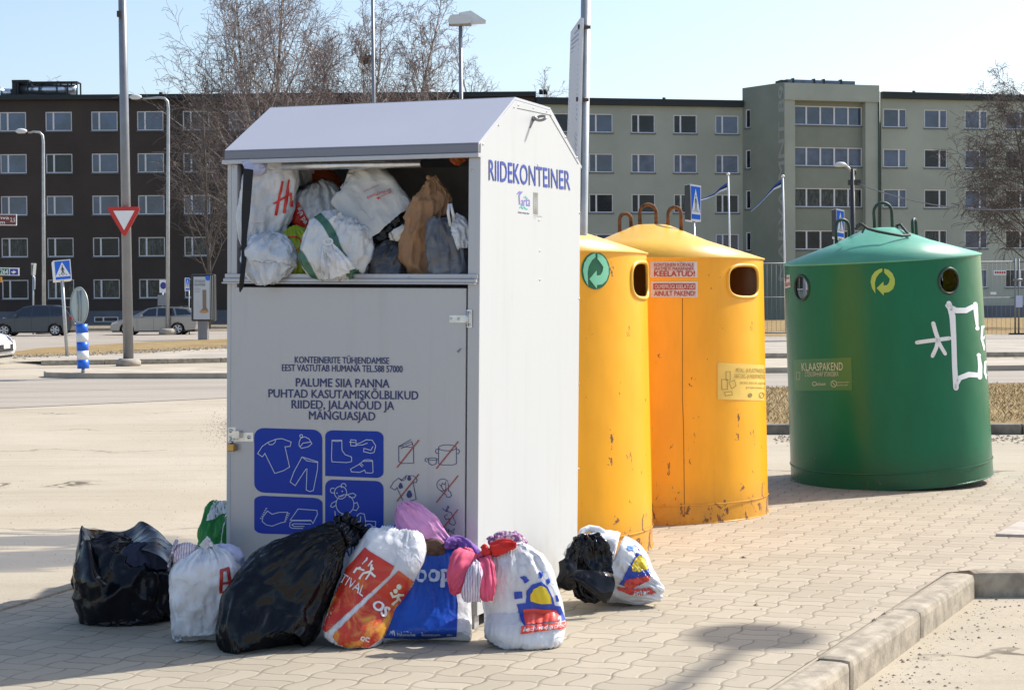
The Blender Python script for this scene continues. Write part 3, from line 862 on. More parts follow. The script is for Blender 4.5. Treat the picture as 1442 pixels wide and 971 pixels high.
O = G(672, 888)
def nrm(px, py): return ray(px, py).normalized()
AX = -nrm(-5000, 378); AY = nrm(1703, 430); AY = (AY - AX * AY.dot(AX)).normalized(); AZ = AX.cross(AY)
CM = basis(AX, AY, AZ, O)
cont = thing('clothes_container', 'white and silver textile collection container with a gabled roof and an open stuffed hatch', 'container', M=CM)
W_, D_ = 1.333, 1.31
prof = [(0, 0.07), (0, 2.215), (0.41, 2.455), (0.865, 2.455), (D_, 2.215), (D_, 0.07)]
def cmb(): return MB(CM)
mb = cmb(); mb.prism([(0, y, z) for y, z in prof], (-0.022, 0, 0)); sideR = build(mb, 'side_panel', M_white, cont, bevel=0.003)
mb = cmb(); mb.prism([(-W_, y, z) for y, z in prof], (0.022, 0, 0)); build(mb, 'side_panel', M_white, cont, bevel=0.003)
mb = cmb(); mb.span((-W_ + 0.022, D_ - 0.02, 0.07), (-0.022, D_ - 0.002, 2.222)); build(mb, 'back_panel', M_inside, cont)
# roof sheets
mb = cmb()
def roofsheet(mb, y0, z0, y1, z1, th=0.012, x0=-W_ - 0.004, x1=-0.003):
    d = Vector((0, y1 - y0, z1 - z0)).normalized(); n = Vector((0, -d.z, d.y)) * th
    mb.prism([(x0, y0, z0), (x0, y1, z1), (x0, y1 + n.y, z1 + n.z), (x0, y0 + n.y, z0 + n.z)], (x1 - x0, 0, 0))
roofsheet(mb, -0.012, 2.207, 0.41, 2.457); roofsheet(mb, 0.405, 2.4575, 0.87, 2.4575); roofsheet(mb, 0.865, 2.457, D_ + 0.02, 2.2)
build(mb, 'roof', M_lid, cont)
mb = cmb(); mb.span((-W_ - 0.004, -0.022, 2.172), (-0.003, -0.0005, 2.213)); tr_ = build(mb, 'roof_edge', M_trim, cont, bevel=0.004)
mb = cmb(); mb.span((-W_ - 0.014, -0.03, 2.150), (0.002, -0.0005, 2.1705)); build(mb, 'drip_rail', M_silver, tr_, bevel=0.003)
# front frame
mb = cmb()
mb.span((-W_ + 0.0225, 0, 0.07), (-1.278, 0.04, 2.1495)); build(mb, 'post', M_silver, cont, bevel=0.003)
mb = cmb(); mb.span((-0.058, 0, 0.07), (-0.0225, 0.04, 2.1495)); mb.span((-0.0224, -0.0015, 0.07), (-0.0005, -0.0005, 2.1495)); build(mb, 'post', M_silver, cont, bevel=0.002)
mb = cmb(); mb.span((-W_ - 0.006, -0.012, 1.602), (-0.006, 0.03, 1.624)); mb.span((-W_ - 0.008, -0.024, 1.584), (-0.008, 0.02, 1.6015))
led = build(mb, 'ledge', M_silver, cont, bevel=0.003)
mb = cmb(); mb.span((-W_ - 0.012, -0.03, 1.577), (-0.012, 0.015, 1.5835)); build(mb, 'ledge_lip', M_lid, led)
mb = cmb(); mb.span((-W_ + 0.024, 0.041, 1.585), (-0.024, D_ - 0.03, 1.60)); build(mb, 'shelf', M_inside, cont)
mb = cmb(); mb.span((-1.276, 0.034, 0.10), (-0.06, 0.038, 1.575)); build(mb, 'door_recess', M_black, cont)
mb = cmb(); mb.span((-W_ + 0.0225, 0.0402, 0.07), (-0.0225, 0.08, 0.16)); build(mb, 'bottom_rail', M_silver, cont)
mb = cmb(); mb.span((-1.290, -0.004, 0.11), (-0.0655, 0.03, 1.560)); door = build(mb, 'door', M_silver, cont, bevel=0.003)
for x, y in ((-0.05, 0.05), (-W_ + 0.05, 0.05), (-0.05, 1.02), (-W_ + 0.05, 1.02)):
    mb = cmb(); mb.span((x - 0.025, y - 0.025, -0.01), (x + 0.025, y + 0.025, 0.10)); build(mb, 'leg', M_silver, cont)
# handle bar of the hatch
mb = cmb()
a = PD(398, 234.5, 8.03); b = PD(593, 230.5, 7.81)
mb2 = MB(); mb2.cyl(a, b, 0.0185, 16); bar = build(mb2, 'hatch_bar', M_steel, cont)
mb2 = MB(); dd = (b - a).normalized(); mb2.cyl(b + dd * 0.0005, b + dd * 0.002, 0.014, 16); build(mb2, 'bar_end', M_black, bar)
# lifting eye on the gable
sp = G(672, 888)
def sidept(px, py, off=0.0):
    r = ray(px, py); t = (O - CAM).dot(AX) / r.dot(AX); return CAM + r * t + AX * off
def frontpt(px, py, off=0.0):
    r = ray(px, py); t = (O - CAM).dot(AY) / r.dot(AY); return CAM + r * t - AY * off
q = sidept(750, 167); mb = MB(); mb.cyl(q - AX * 0.002, q + AX * 0.02, 0.012, 10)
ring = [q + AX * (0.02 + 0.024 + 0.024 * -math.cos(t)) + (AY * 0.5 + AZ * 0.4) * (0.03 * math.sin(t)) for t in [2 * math.pi * k / 16 for k in range(16)]]
mb.tube(ring, 0.007, 8, 0, closed=True); mb.tube([q + AX * 0.01, q + AX * 0.004 - AY * 0.04 - AZ * 0.05], [0.004, 0.003], 6)
build(mb, 'lifting_eye', mat("dull_zinc", (0.28, 0.28, 0.28), 0.45, 0.7), cont)
# gable seam and rivets
bvS = bvh_of(sideR); bvD = bvh_of(door)
M_seam = mat("seam_shadow_gap", (0.10, 0.10, 0.10), 0.7)
d2 = D2(); d2.stroke([(728, 152.5), (774, 162), (814.5, 231.5)], 0.9); d2.stroke([(814.5, 231.5), (814.8, 600), (813.5, 815)], 0.7)
decal('panel_seam', d2, bvS, M_seam, cont, 0, 0.0015)
mb = MB()
for px, py in ((730, 148), (724, 151), (751, 152), (770, 157), (776, 162), (702, 176), (680, 203), (757.5, 232), (796, 193), (812, 222), (816, 300), (815.5, 420), (815, 540), (814.6, 660), (814.3, 770), (759, 310), (760, 353), (760, 394)):
    q = sidept(px, py); mb.cyl(q - AX * 0.001, q + AX * 0.003, 0.0045, 8)
for px, py in ((328, 236), (665, 240), (325, 391.5), (578, 391), (666, 391.5)):
    q = frontpt(px, py, 0.0 if py < 300 else 0.012); mb.cyl(q + AY * 0.002, q - AY * 0.003, 0.005, 8)
tag(build(mb, 'rivet', M_steel, cont), kind='stuff')
# side lettering
decal('lettering', D2().text("RIIDEKONTEINER", ((688, 225), (802.5, 241.5), (803, 267.5), (688, 253.2)), 0.012), bvS, M_letter, cont, 0, 0.002)
d2 = D2(); d2.text("arta", ((733, 280), (745.5, 279), (746.5, 290.5), (733.5, 289.5)), 0.0, 0.25); d2.stroke([(727.5, 273.5), (731, 270.5), (734, 271), (731, 275), (731.5, 288)], [1, 2.6, 2.4, 1.8, 1.4])
lg = decal('town_emblem', d2, bvS, mat("violet_print", (0.16, 0.14, 0.48), 0.4), cont, 0, 0.002)
d2 = D2(); d2.stroke([(731.5, 292.5), (734, 290.5), (736, 293.5), (738, 291), (740, 294), (743, 294.5)], 1.4); d2.stroke([(737, 277), (744, 279.5)], 0.8); d2.stroke([(740, 275.5), (741, 280)], 0.7)
decal('wave_print', d2, bvS, mat("teal_print", (0.03, 0.45, 0.40), 0.4), cont, 0, 0.0022)
decal('lettering', D2().text("heade mõtete linn", ((729.5, 297.5), (745, 299.6), (745, 301.4), (729.5, 299.4)), 0.01), bvS, M_navy, cont, 0, 0.002)
d2 = D2()
for k, x in enumerate((751.5, 753, 754.4, 755.8, 757)): d2.stroke([(x, 270.5 + k * 0.2), (x + (0.5 if k % 2 else -0.3), 286), (x, 301.5 + k * .2)], 0.75)
d2.stroke([(751, 303.7), (763.5, 305)], 0.6); d2.stroke([(751.5, 307), (754, 307.3)], 0.6)
decal('grey_emblem', d2, bvS, mat("olive_grey_print", (0.30, 0.29, 0.25), 0.5), cont, 0, 0.002)
# door print
for txt, q_, bo in (("KONTEINERITE TÜHJENDAMISE", ((415, 501.8), (548, 503.2), (548, 512.2), (415, 510.8)), .012),
                    ("EEST VASTUTAB HUMANA TEL.588 57000", ((397, 512.8), (567, 514.8), (567, 524), (397, 522)), .012),
                    ("PALUME SIIA PANNA", ((416.5, 532.2), (548.5, 534), (548.5, 545.6), (416.5, 543.8)), .014),
                    ("PUHTAD KASUTAMISKÕLBLIKUD", ((378, 547.6), (589, 550.6), (589, 562.2), (378, 559)), .014),
                    ("RIIDED, JALANÕUD JA", ((410.5, 563), (555, 565), (555, 576.6), (410.5, 574.6)), .014),
                    ("MÄNGUASJAD", ((435, 578.6), (528.5, 580), (528.5, 591.6), (435, 590)), .014),
                    ("KÄIB MEELES PIDADA", ((470, 764), (640, 766), (640, 784), (470, 782)), .014)):
    decal('lettering', D2().text(txt, q_, bo), bvD, M_navy, cont, 0, 0.0025)
Z5 = lambda a, b: (340 + a / 5.395, 590 + b / 5.395)
Z6 = lambda a, b: (530 + a / 5.713, 600 + b / 5.713)
def q5(*p): return tuple(Z5(*a) for a in p)
panels = (((98, 64), (614, 80), (614, 577), (98, 553), (.14, .14, 0, .14)), ((637, 82), (1079, 92), (1079, 447), (637, 430), (.13, .13, .13, 0)),
          ((98, 577), (616, 598), (616, 880), (98, 866), (.14, .14, 0, .14)), ((637, 455), (1079, 470), (1079, 905), (637, 890), (.13, .13, .13, 0)))
bpan = []
for p in panels:
    bpan.append(decal('pictogram_field', D2().rrect(q5(*p[:4]), p[4]), bvD, M_blue, cont, 0, 0.002))
def Ls(w, *lines, closed=False, fn=Z5):
    d2 = D2()
    for l in lines:
        c = l[0] == 'c'
        pts = l[1:] if c else l
        d2.stroke([fn(*a) for a in pts], w, c)
    return d2
def arcp(cx, cy, rx, ry, a0, a1, n=14): return [(cx + rx * math.cos(R_(a0 + (a1 - a0) * k / n)), cy + ry * math.sin(R_(a0 + (a1 - a0) * k / n))) for k in range(n + 1)]
pict = [
 ('shirt_pictogram', 0, [['c', (125, 260), (160, 205), (203, 175), (265, 150), (310, 146), (380, 172), (372, 205), (333, 208), (368, 362), (320, 390), (255, 410), (180, 258), (162, 285)], [(203, 178), (215, 192), (238, 192), (255, 178), (265, 152)]]),
 ('cap_pictogram', 0, [['c', (440, 175), (450, 145), (480, 132), (515, 148), (537, 185), (510, 208), (458, 220), (440, 200)], [(445, 212), (470, 180), (533, 172)], arcp(456, 126, 11, 11, 0, 360, 10)]),
 ('trousers_pictogram', 0, [['c', (462, 285), (582, 322), (580, 380), (548, 540), (520, 548), (494, 536), (500, 375), (492, 378), (410, 503), (372, 475), (400, 400)], [(462, 285), (500, 315), (582, 328)]]),
 ('boot_pictogram', 1, [['c', (690, 158), (764, 158), (766, 235), (790, 268), (838, 285), (840, 320), (800, 328), (690, 322), (686, 290)], arcp(727, 158, 37, 9, 0, 180)]),
 ('belt_pictogram', 1, [['c', (832, 155), (872, 158), (872, 202), (832, 200)], [(820, 172), (866, 176)], [(872, 188), (905, 178), (950, 155), (995, 158), (1022, 200), (1010, 250), (985, 258), (930, 245), (932, 220), (985, 235), (1002, 205)], [(875, 196), (920, 194), (960, 180)]]),
 ('shoe_pictogram', 1, [['c', (925, 318), (998, 318), (1002, 400), (990, 408), (945, 405), (938, 385), (900, 402), (838, 398), (830, 378), (890, 345)], arcp(962, 316, 36, 10, 180, 360), [(905, 330), (928, 352)], [(898, 340), (920, 362)]]),
 ('scarf_pictogram', 2, [['c', (200, 695), (235, 720), (290, 705), (352, 705), (330, 780), (300, 785), (235, 810), (190, 800), (160, 775), (165, 740)]] + [[(190 - 8 * k, 690 + 16 * k), (175 - 8 * k, 700 + 14 * k - 6)] for k in range(-1, 5)] + [[(352 - 6 * k, 712 + 15 * k), (370 - 7 * k, 716 + 15 * k)] for k in range(5)]),
 ('blanket_pictogram', 2, [['c', (432, 680), (575, 690), (580, 720), (545, 790), (530, 765), (372, 765)], [(532, 770), (390, 770), (370, 785), (368, 812), (385, 826), (470, 828)], [(530, 795), (400, 792), (385, 800), (400, 812), (480, 812)]]),
 ('bear_pictogram', 3, [arcp(755, 556, 47, 48, 0, 360, 22), arcp(777, 505, 19, 19, 130, 380, 10), arcp(696, 540, 19, 19, 60, 310, 10), arcp(788, 645, 68, 74, -110, 250, 26), [(808, 570), (850, 560), (872, 575), (858, 595), (818, 590)], [(725, 618), (690, 635), (678, 660), (695, 668), (722, 650)], [(712, 695), (715, 735), (745, 745), (768, 722)], [(855, 640), (880, 630), (893, 665), (875, 692), (850, 685)], arcp(757, 568, 22, 18, 30, 150, 8)]),
 ('truck_pictogram', 3, [[(860, 780), (885, 725), (905, 712), (935, 718), (945, 770), (1022, 775), (1020, 812), (985, 815)], [(815, 775), (862, 782), (905, 775), (908, 735)], arcp(853, 822, 30, 34, 0, 360, 16), arcp(972, 828, 30, 34, 0, 360, 16), [(885, 830), (940, 832)], [(945, 772), (940, 830)]])]
for nm, k, ln in pict:
    d2 = Ls(1.0, *ln)
    if nm.startswith('bear'):
        for a in ((728, 560), (768, 546)): d2.ell(*Z5(*a), 1.0, 1.0, 8)
    decal(nm, d2, bvD, M_line, bpan[k], 0, 0.004)
bans = [('book_pictogram', [['c', (180, 160), (298, 170), (300, 295), (205, 298), (180, 282)], [(180, 160), (280, 105)], [(180, 165), (285, 122), (290, 140), (195, 178)], [(290, 140), (298, 168)]], ((166, 330), (342, 110))),
        ('pot_pictogram', [arcp(572, 172, 72, 24, 0, 360, 22), [(500, 172), (500, 298), (530, 310), (615, 310), (644, 298), (644, 172)], arcp(490, 200, 14, 18, 60, 300, 10), arcp(654, 202, 14, 18, -120, 120, 10), arcp(452, 262, 38, 9, 0, 360, 14), [(414, 262), (425, 300), (450, 312), (478, 302), (490, 262)], arcp(404, 270, 12, 14, 60, 300, 8)], ((482, 340), (660, 120))),
        ('stained_shirt_pictogram', [['c', (112, 490), (140, 445), (180, 415), (205, 430), (240, 395), (300, 397), (330, 430), (320, 452), (296, 450), (320, 585), (250, 605), (215, 600), (165, 490), (150, 512)], [(180, 416), (205, 438), (232, 425), (240, 397)]], ((166, 600), (342, 383))),
        ('bulb_pictogram', [arcp(535, 470, 48, 48, 60, 330, 20), [(512, 512), (560, 548), (565, 565), (590, 570), (605, 555), (595, 525), (582, 520), (578, 455)], [(505, 465), (525, 480), (530, 455), (548, 468), (558, 445), (560, 500), (548, 520), (520, 482)]], ((482, 612), (658, 395))),
        ('rubbish_pictogram', [[(532, 658), (565, 685), (585, 645), (575, 640), (560, 680), (600, 690), (612, 715), (640, 775), (625, 795), (590, 780), (585, 740), (560, 750), (548, 720), (575, 705)], [(480, 770), (490, 800), (530, 815), (600, 845)], [(500, 765), (490, 800), (520, 790)], [(600, 845), (630, 820), (620, 862), (600, 845)], [(545, 800), (535, 835)], [(565, 812), (555, 845)], [(585, 822), (578, 855)]], ((520, 840), (658, 668)))]
for nm, ln, bar_ in bans:
    d2 = Ls(0.85, *ln, fn=Z6)
    if nm.startswith('stained'):
        for a, b, r in ((195, 482, 19), (265, 550, 25), (264, 420, 17)): d2.poly([Z6(a + r * math.cos(t) * (0.9), b + r * math.sin(t) - (r * 0.5 if math.sin(t) < -0.9 else 0)) for t in [2 * math.pi * k / 16 for k in range(16)]])
    o = decal(nm, d2, bvD, M_navy, cont, 0, 0.0025)
    decal('red_bar', Ls(1.5, list(bar_), fn=Z6), bvD, M_redline, o, 0, 0.0045)
# hinge
mb = MB()
hb = lambda x0, y0, x1, y1, o0, o1, m=mb: m.add([frontpt(x0, y0, o0), frontpt(x1, y0, o0), frontpt(x1, y1, o0), frontpt(x0, y1, o0), frontpt(x0, y0, o1), frontpt(x1, y0, o1), frontpt(x1, y1, o1), frontpt(x0, y1, o1)], [(0, 3, 2, 1), (4, 5, 6, 7), (0, 1, 5, 4), (1, 2, 6, 5), (2, 3, 7, 6), (3, 0, 4, 7)])
hb(634, 443.5, 658, 454, 0.0045, 0.0085); hb(658, 436, 665.5, 461, 0.002, 0.007)
mb.cyl(frontpt(659, 438, 0.009), frontpt(659, 459, 0.009), 0.0055, 10)
for px, py in ((636.5, 448.5), (647, 448.8), (662, 440), (662, 457)): mb.cyl(frontpt(px, py, 0.006), frontpt(px, py, 0.0105), 0.006, 10)
build(mb, 'hinge', M_steel, cont)
mb = MB()
hb(321.5, 601, 332.5, 622, 0.001, 0.005, mb); hb(333, 608.5, 358, 621, 0.0042, 0.008, mb); hb(331, 606, 341, 616, 0.008, 0.03, mb)
for px, py in ((326, 606), (326, 616), (326, 622), (352, 615), (339, 614)): mb.cyl(frontpt(px, py, 0.003), frontpt(px, py, 0.013), 0.0085, 12)
build(mb, 'hasp', M_steel, cont)
lk = MB(); hb(326, 624, 335, 634.5, 0.012, 0.04, lk)
plo = build(lk, 'padlock', M_brass, cont, bevel=0.004)
lk = MB(); c_ = frontpt(330.5, 622, 0.026)
lk.tube([c_ + AX * 0.011 * math.cos(t) + AZ * (0.016 * math.sin(t) + (0.008 if True else 0)) for t in [math.pi * k / 10 for k in range(11)]], 0.0035, 8); build(lk, 'shackle', M_steel, plo)
decal('scuff', D2().poly([(643, 494), (649, 489.5), (650, 491), (645.5, 497)]), bvD, mat("scuff_grey", (0.2, 0.2, 0.21), 0.5), cont, 0, 0.0025)

# ------------------------------------------------------------------ bags
def fbm_crumple(p, seed, la, lf, ca, cf, fa, ax=None):
    """soft bulges, long creases that follow the bag's axis, short cross buckles"""
    q = p + Vector((seed * 3.17, seed * 1.31, seed * 2.77))
    w = q + noise.noise_vector(q * 5.0) * 0.05
    ca *= 1.55; fa *= 1.4
    d = la * noise.noise(q * lf)
    wa = w - ax * (w.dot(ax) * 0.68) if ax is not None else w
    r1 = 1 - abs(noise.noise(wa * cf * 1.1)) * 1.6
    r2 = 1 - abs(noise.noise(wa * cf * 2.3 + Vector((5, 3, 1)))) * 1.6
    m = 0.5 + 0.5 * noise.noise(q * 3.0 + Vector((2, 9, 4)))
    d += ca * (max(r1, 0) ** 3 - 0.35) * (0.45 + m)
    d += fa * (max(r2, 0) ** 3 - 0.35)
    r3 = 1 - abs(noise.noise(Vector((w.x * .6, w.y * .6, w.z * 1.5)) * cf * 1.2 + Vector((1, 7, 7)))) * 1.7
    d += ca * 0.6 * (max(r3, 0) ** 4 - 0.2) * (1.2 - m)
    d -= ca * 0.25
    return d
def settle(B, seed, slack=1.06, vslack=1.04, leash=0.03, it=70, bend=0.10, cap=1.9, film_all=True):
    """lets a film of constant girth crease itself over the filling: B is a (K, n, 3) array of the smooth shape"""
    K, n, _ = B.shape
    rng = np.random.default_rng(seed)
    def norms(X):
        tu = np.roll(X, -1, 1) - np.roll(X, 1, 1)
        tv = np.empty_like(X); tv[1:-1] = X[2:] - X[:-2]; tv[0] = X[1] - X[0]; tv[-1] = X[-1] - X[-2]
        N = np.cross(tu, tv); L = np.linalg.norm(N, axis=2, keepdims=True); L[L < 1e-9] = 1
        N /= L
        c = X.mean(1, keepdims=True)
        if ((X - c) * N).sum() < 0: N = -N
        return N
    N = norms(B)
    h = np.linalg.norm(np.roll(B, -1, 1) - B, axis=2)
    gir = h.sum(1, keepdims=True)
    mx = gir.max()
    ratio = np.clip(mx * slack / gir, slack, cap) if film_all else np.full_like(gir, slack)
    Lh = h * ratio
    Lv = np.linalg.norm(B[1:] - B[:-1], axis=2) * vslack
    D1 = np.linalg.norm(np.roll(B, -1, 1)[1:] - B[:-1], axis=2)
    lim = np.minimum(leash, gir / (2 * np.pi) * 0.55)
    ns = rng.normal(0, 1, (K, n))
    for _ in range(3): ns = (ns + np.roll(ns, 1, 1) + np.roll(ns, -1, 1)) / 3; ns[1:-1] = (ns[1:-1] * 2 + ns[2:] + ns[:-2]) / 4
    ns /= np.abs(ns).max()
    X = B + N * (ns * lim * 0.8)[:, :, None]
    ev = np.arange(0, n - 1, 2); od = np.arange(1, n - 1, 2)
    for k in range(it):
        for i0 in (ev, od, np.array([n - 1])):
            i1 = (i0 + 1) % n
            d = X[:, i1] - X[:, i0]; l = np.linalg.norm(d, axis=2, keepdims=True) + 1e-9
            c = d * ((l - Lh[:, i0, None]) / l) * 0.45
            X[:, i0] += c; X[:, i1] -= c
        for s in (0, 1):
            j0 = np.arange(s, K - 1, 2); j1 = j0 + 1
            d = X[j1] - X[j0]; l = np.linalg.norm(d, axis=2, keepdims=True) + 1e-9
            c = d * ((l - Lv[j0][:, :, None]) / l) * 0.45
            X[j0] += c; X[j1] -= c
        # film resists sharp bends a little
        lap = (np.roll(X, 1, 1) + np.roll(X, -1, 1)) / 2 - X
        X = X + lap * bend
        lap = np.zeros_like(X); lap[1:-1] = (X[2:] + X[:-2]) / 2 - X[1:-1]
        X = X + lap * bend
        O_ = X - B; d = (O_ * N).sum(2, keepdims=True)
        T = O_ - N * d
        d = np.clip(d, -lim[:, :, None], lim[:, :, None] * 1.1)
        X = B + N * d + T * 0.93
    return X
def ground_floor(v):
    if v.z < 0.006: v.z = 0.006
    return v
def shelf_floor(v):
    l = (v - O).dot(AZ)
    if l < 1.603: v = v + AZ * (1.603 - l)
    return v
def bag(name, st, mats, root=None, Y=7.6, thick=0.8, seed=1, la=0.02, lf=5, ca=0.012, cf=9, fa=0.006, sq=2.4, n=96, sub=7, floor=ground_floor, open_top=False, ruffle=None, tie=0.0, yaw=0.0, slack=1.10, vslack=1.06, leash=0.026, it=90, bend=0.065, cap=1.9, fold=0.4):
    """a filled bag: stations (px, py, half width px[, depth Y]) along its axis, cross-sections are rounded boxes"""
    S = []
    for s in st:
        y = s[3] if len(s) > 3 else Y
        S.append((PD(s[0], s[1], y), s[2] * y / FPX, s[4] if len(s) > 4 else thick))
    # smooth interpolation
    pts = []; m = len(S)
    for i in range(m - 1):
        p0, p1, p2, p3 = S[max(i - 1, 0)], S[i], S[i + 1], S[min(i + 2, m - 1)]
        for k in range(sub):
            t = k / sub
            f = lambda a, b, c, d: 0.5 * ((2 * b) + (c - a) * t + (2 * a - 5 * b + 4 * c - d) * t * t + (3 * b - a - 3 * c + d) * t ** 3)
            pts.append((f(p0[0], p1[0], p2[0], p3[0]), max(0.003, f(p0[1], p1[1], p2[1], p3[1])), f(p0[2], p1[2], p2[2], p3[2])))
    pts.append(S[-1])
    K = len(pts)
    vs = []; fs = []
    for i, (c, w, th) in enumerate(pts):
        t = pts[min(i + 1, K - 1)][0] - pts[max(i - 1, 0)][0]; t.normalize()
        view = (c - CAM).normalized()
        a = t.cross(view)
        a = a.normalized() if a.length > 1e-3 else _R.copy()
        if a.dot(_R) < 0 and abs(t.z) > 0.3: a = -a
        b = t.cross(a).normalized()
        if b.dot(view) < 0: b = -b
        if yaw:
            a, b = a * math.cos(yaw) + b * math.sin(yaw), b * math.cos(yaw) - a * math.sin(yaw)
        u = i / (K - 1)
        for k in range(n):
            q = 2 * math.pi * k / n
            cs, sn = math.cos(q), math.sin(q)
            r = (abs(cs) ** sq + abs(sn) ** sq) ** (-1.0 / sq)
            rr = 1.0
            if ruffle and u > ruffle[0]:
                g = (u - ruffle[0]) / (1 - ruffle[0])
                rr += ruffle[1] * g * (math.sin(q * ruffle[2] + seed + 2 * noise.noise(Vector((math.cos(q), math.sin(q), seed)) * 2)))
            if tie and u > 0.45:
                g = (u - 0.45) / 0.55
                rr += tie * g * g * (abs(noise.noise(Vector((cs * 5, sn * 5, seed * 7.1)))) * 2 - 0.6)
            off = a * (cs * r * w * rr) + b * (sn * r * w * th * rr)
            vs.append(c + off)
    for i in range(K - 1):
        for k in range(n):
            l = (k + 1) % n
            fs.append((i * n + k, i * n + l, (i + 1) * n + l, (i + 1) * n + k))
    fs.append(tuple(range(n)))
    if not open_top: fs.append(tuple((K - 1) * n + k for k in range(n)))
    axis = (pts[-1][0] - pts[0][0]).normalized()
    B = np.array([tuple(v) for v in vs]).reshape(K, n, 3)
    cen = B.mean(1)
    for i in range(K):
        c = Vector(cen[i])
        for k in range(n):
            p = Vector(B[i, k]); no = (p - c)
            if no.length > 1e-6: no.normalize()
            q = p + Vector((seed * 3.17, seed * 1.31, seed * 2.77))
            d = la * noise.noise(q * lf) + la * 0.6 * noise.noise(q * lf * 2.1)
            B[i, k] = floor(p + no * d)
    X = settle(B, seed, slack, vslack, leash, it, bend, cap)
    flat_ = [floor(Vector(v)) for v in X.reshape(-1, 3)]
    me = bpy.data.meshes.new("tmp"); me.from_pydata([tuple(v) for v in flat_], [], fs)
    bm = bmesh.new(); bm.from_mesh(me); bpy.data.meshes.remove(me)
    bmesh.ops.recalc_face_normals(bm, faces=bm.faces)
    for f in bm.faces: f.smooth = True
    bm.normal_update()
    for v, no in [(v, v.normal.copy()) for v in bm.verts]:
        v.co = floor(v.co + no * fold * fbm_crumple(v.co, seed, 0.0, lf, ca, cf, fa, axis))
    M2 = MB()
    bm.verts.ensure_lookup_table(); bm.verts.index_update()
    M2.v = [v.co.copy() for v in bm.verts]
    for f in bm.faces:
        M2.f.append([v.index for v in f.verts]); M2.mi.append(0); M2.sm.append(len(f.verts) == 4)
    bm.free()
    o0 = None if root is not None else ground_floor(pts[0][0].copy())
    return build(M2, name, mats, root, recalc=True, origin=o0)
def sheet_px(name, rows, m, root, seed=1, amp=0.02, fr=6, sub=5, floor=ground_floor, thick=0.0):
    """a loose sheet through rows of (px, py, Y) points, creased"""
    def cr(p0, p1, p2, p3, t): return 0.5 * ((2 * p1) + (p2 - p0) * t + (2 * p0 - 5 * p1 + 4 * p2 - p3) * t * t + (3 * p1 - p0 - 3 * p2 + p3) * t ** 3)
    P = [[PD(*q) for q in r] for r in rows]
    def dens(L):
        out = []
        for i in range(len(L) - 1):
            for k in range(sub):
                out.append(cr(L[max(i - 1, 0)], L[i], L[i + 1], L[min(i + 2, len(L) - 1)], k / sub))
        out.append(L[-1].copy()); return out
    A = [dens(r) for r in P]
    B = [dens([A[i][j] for i in range(len(A))]) for j in range(len(A[0]))]
    nj, ni = len(B), len(B[0])
    mb = MB()
    vs = []
    for j in range(nj):
        for i in range(ni):
            p = B[j][i]; q = p + Vector((seed, seed * 2.1, 0))
            d = Vector((noise.noise(q * fr), noise.noise(q * fr + Vector((9, 0, 0))), noise.noise(q * fr + Vector((0, 7, 0))))) * amp
            e = (1 - abs(noise.noise(q * fr * 2.2))) ** 2 * amp * 0.7
            p = floor(p + d + (CAM - p).normalized() * e)
            vs.append(p)
    mb.add(vs, [(j * ni + i, j * ni + i + 1, (j + 1) * ni + i + 1, (j + 1) * ni + i) for j in range(nj - 1) for i in range(ni - 1)], 0, True)
    return build(mb, name, m, root, recalc=False, origin=None if root else B[0][0])

F_black = film("black_bin_film", (0.006, 0.0065, 0.009), 0.15, 0.0, 10, 0.22, 0.30)
F_white = film("white_bag_film", (0.78, 0.79, 0.82), 0.24, 0.14, 13, 0.35, 0.5, 0.13, tcol=(0.75, 0.75, 0.8))
F_trans = film("milky_bag_film", (0.72, 0.76, 0.82), 0.14, 0.16, 13, 0.4, 0.5, 0.16, 0.4)
F_grey = film("grey_clear_film", (0.17, 0.18, 0.205), 0.13, 0.2, 12, 0.35, 0.5, 0.35)
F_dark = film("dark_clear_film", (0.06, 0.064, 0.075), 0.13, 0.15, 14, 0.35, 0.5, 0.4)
F_lime = film("lime_bag_film", (0.40, 0.52, 0.03), 0.35, 0.25, 12, 0.35)
F_orange = film("orange_bag_film", (0.62, 0.14, 0.03), 0.4, 0.3, 12, 0.35)
F_blue = film("blue_bag_print", (0.010, 0.07, 0.42), 0.28, 0.0, 14, 0.22, 0.5, 0.12)
F_green = film("green_bag_print", (0.02, 0.28, 0.05), 0.4, 0.1, 12, 0.3)
F_red = film("red_bag_print", (0.55, 0.035, 0.02), 0.35, 0.0, 14, 0.2, 0.5, 0.1)
def mat_flame():
    t = NT("flame_bag_print"); v = t.co()
    z = t.node("ShaderNodeSeparateXYZ", {0: v}).outputs[2]
    n = t.noise(v, 9, 5, 0.65, 1.0)
    k = t.m_('MULTIPLY', t.ramp(n, 0.44, 0.68), t.ramp(z, 0.36, 0.14))
    c = t.mix(k, (0.56, 0.035, 0.018), (0.80, 0.36, 0.05))
    return t.done(t.bsdf(c, 0.33, 0, 0.5, t.bump(t.noise(t.mapv(v, (1, 1, .4)), 30, 4), 0.25, 0.006)))
F_flame = mat_flame()
C_pink = mat("pink_cloth", (0.66, 0.30, 0.55), 0.85, var=0.12, vs=9, bump=0.35, bs=60)
C_hot = mat("hot_pink_cloth", (0.72, 0.10, 0.19), 0.8, var=0.12, vs=9, bump=0.35, bs=60)
C_purple = mat("purple_cloth", (0.20, 0.09, 0.36), 0.85, var=0.15, vs=9, bump=0.35, bs=60)
C_brown = mat("brown_cloth", (0.10, 0.055, 0.035), 0.9, var=0.4, vs=20, bump=0.4, bs=60)
C_red = mat("red_cloth", (0.62, 0.02, 0.015), 0.7, var=0.1, vs=9, bump=0.3, bs=60)
C_navy = mat("navy_cloth", (0.025, 0.03, 0.06), 0.9, var=0.3, vs=12, bump=0.4, bs=60)
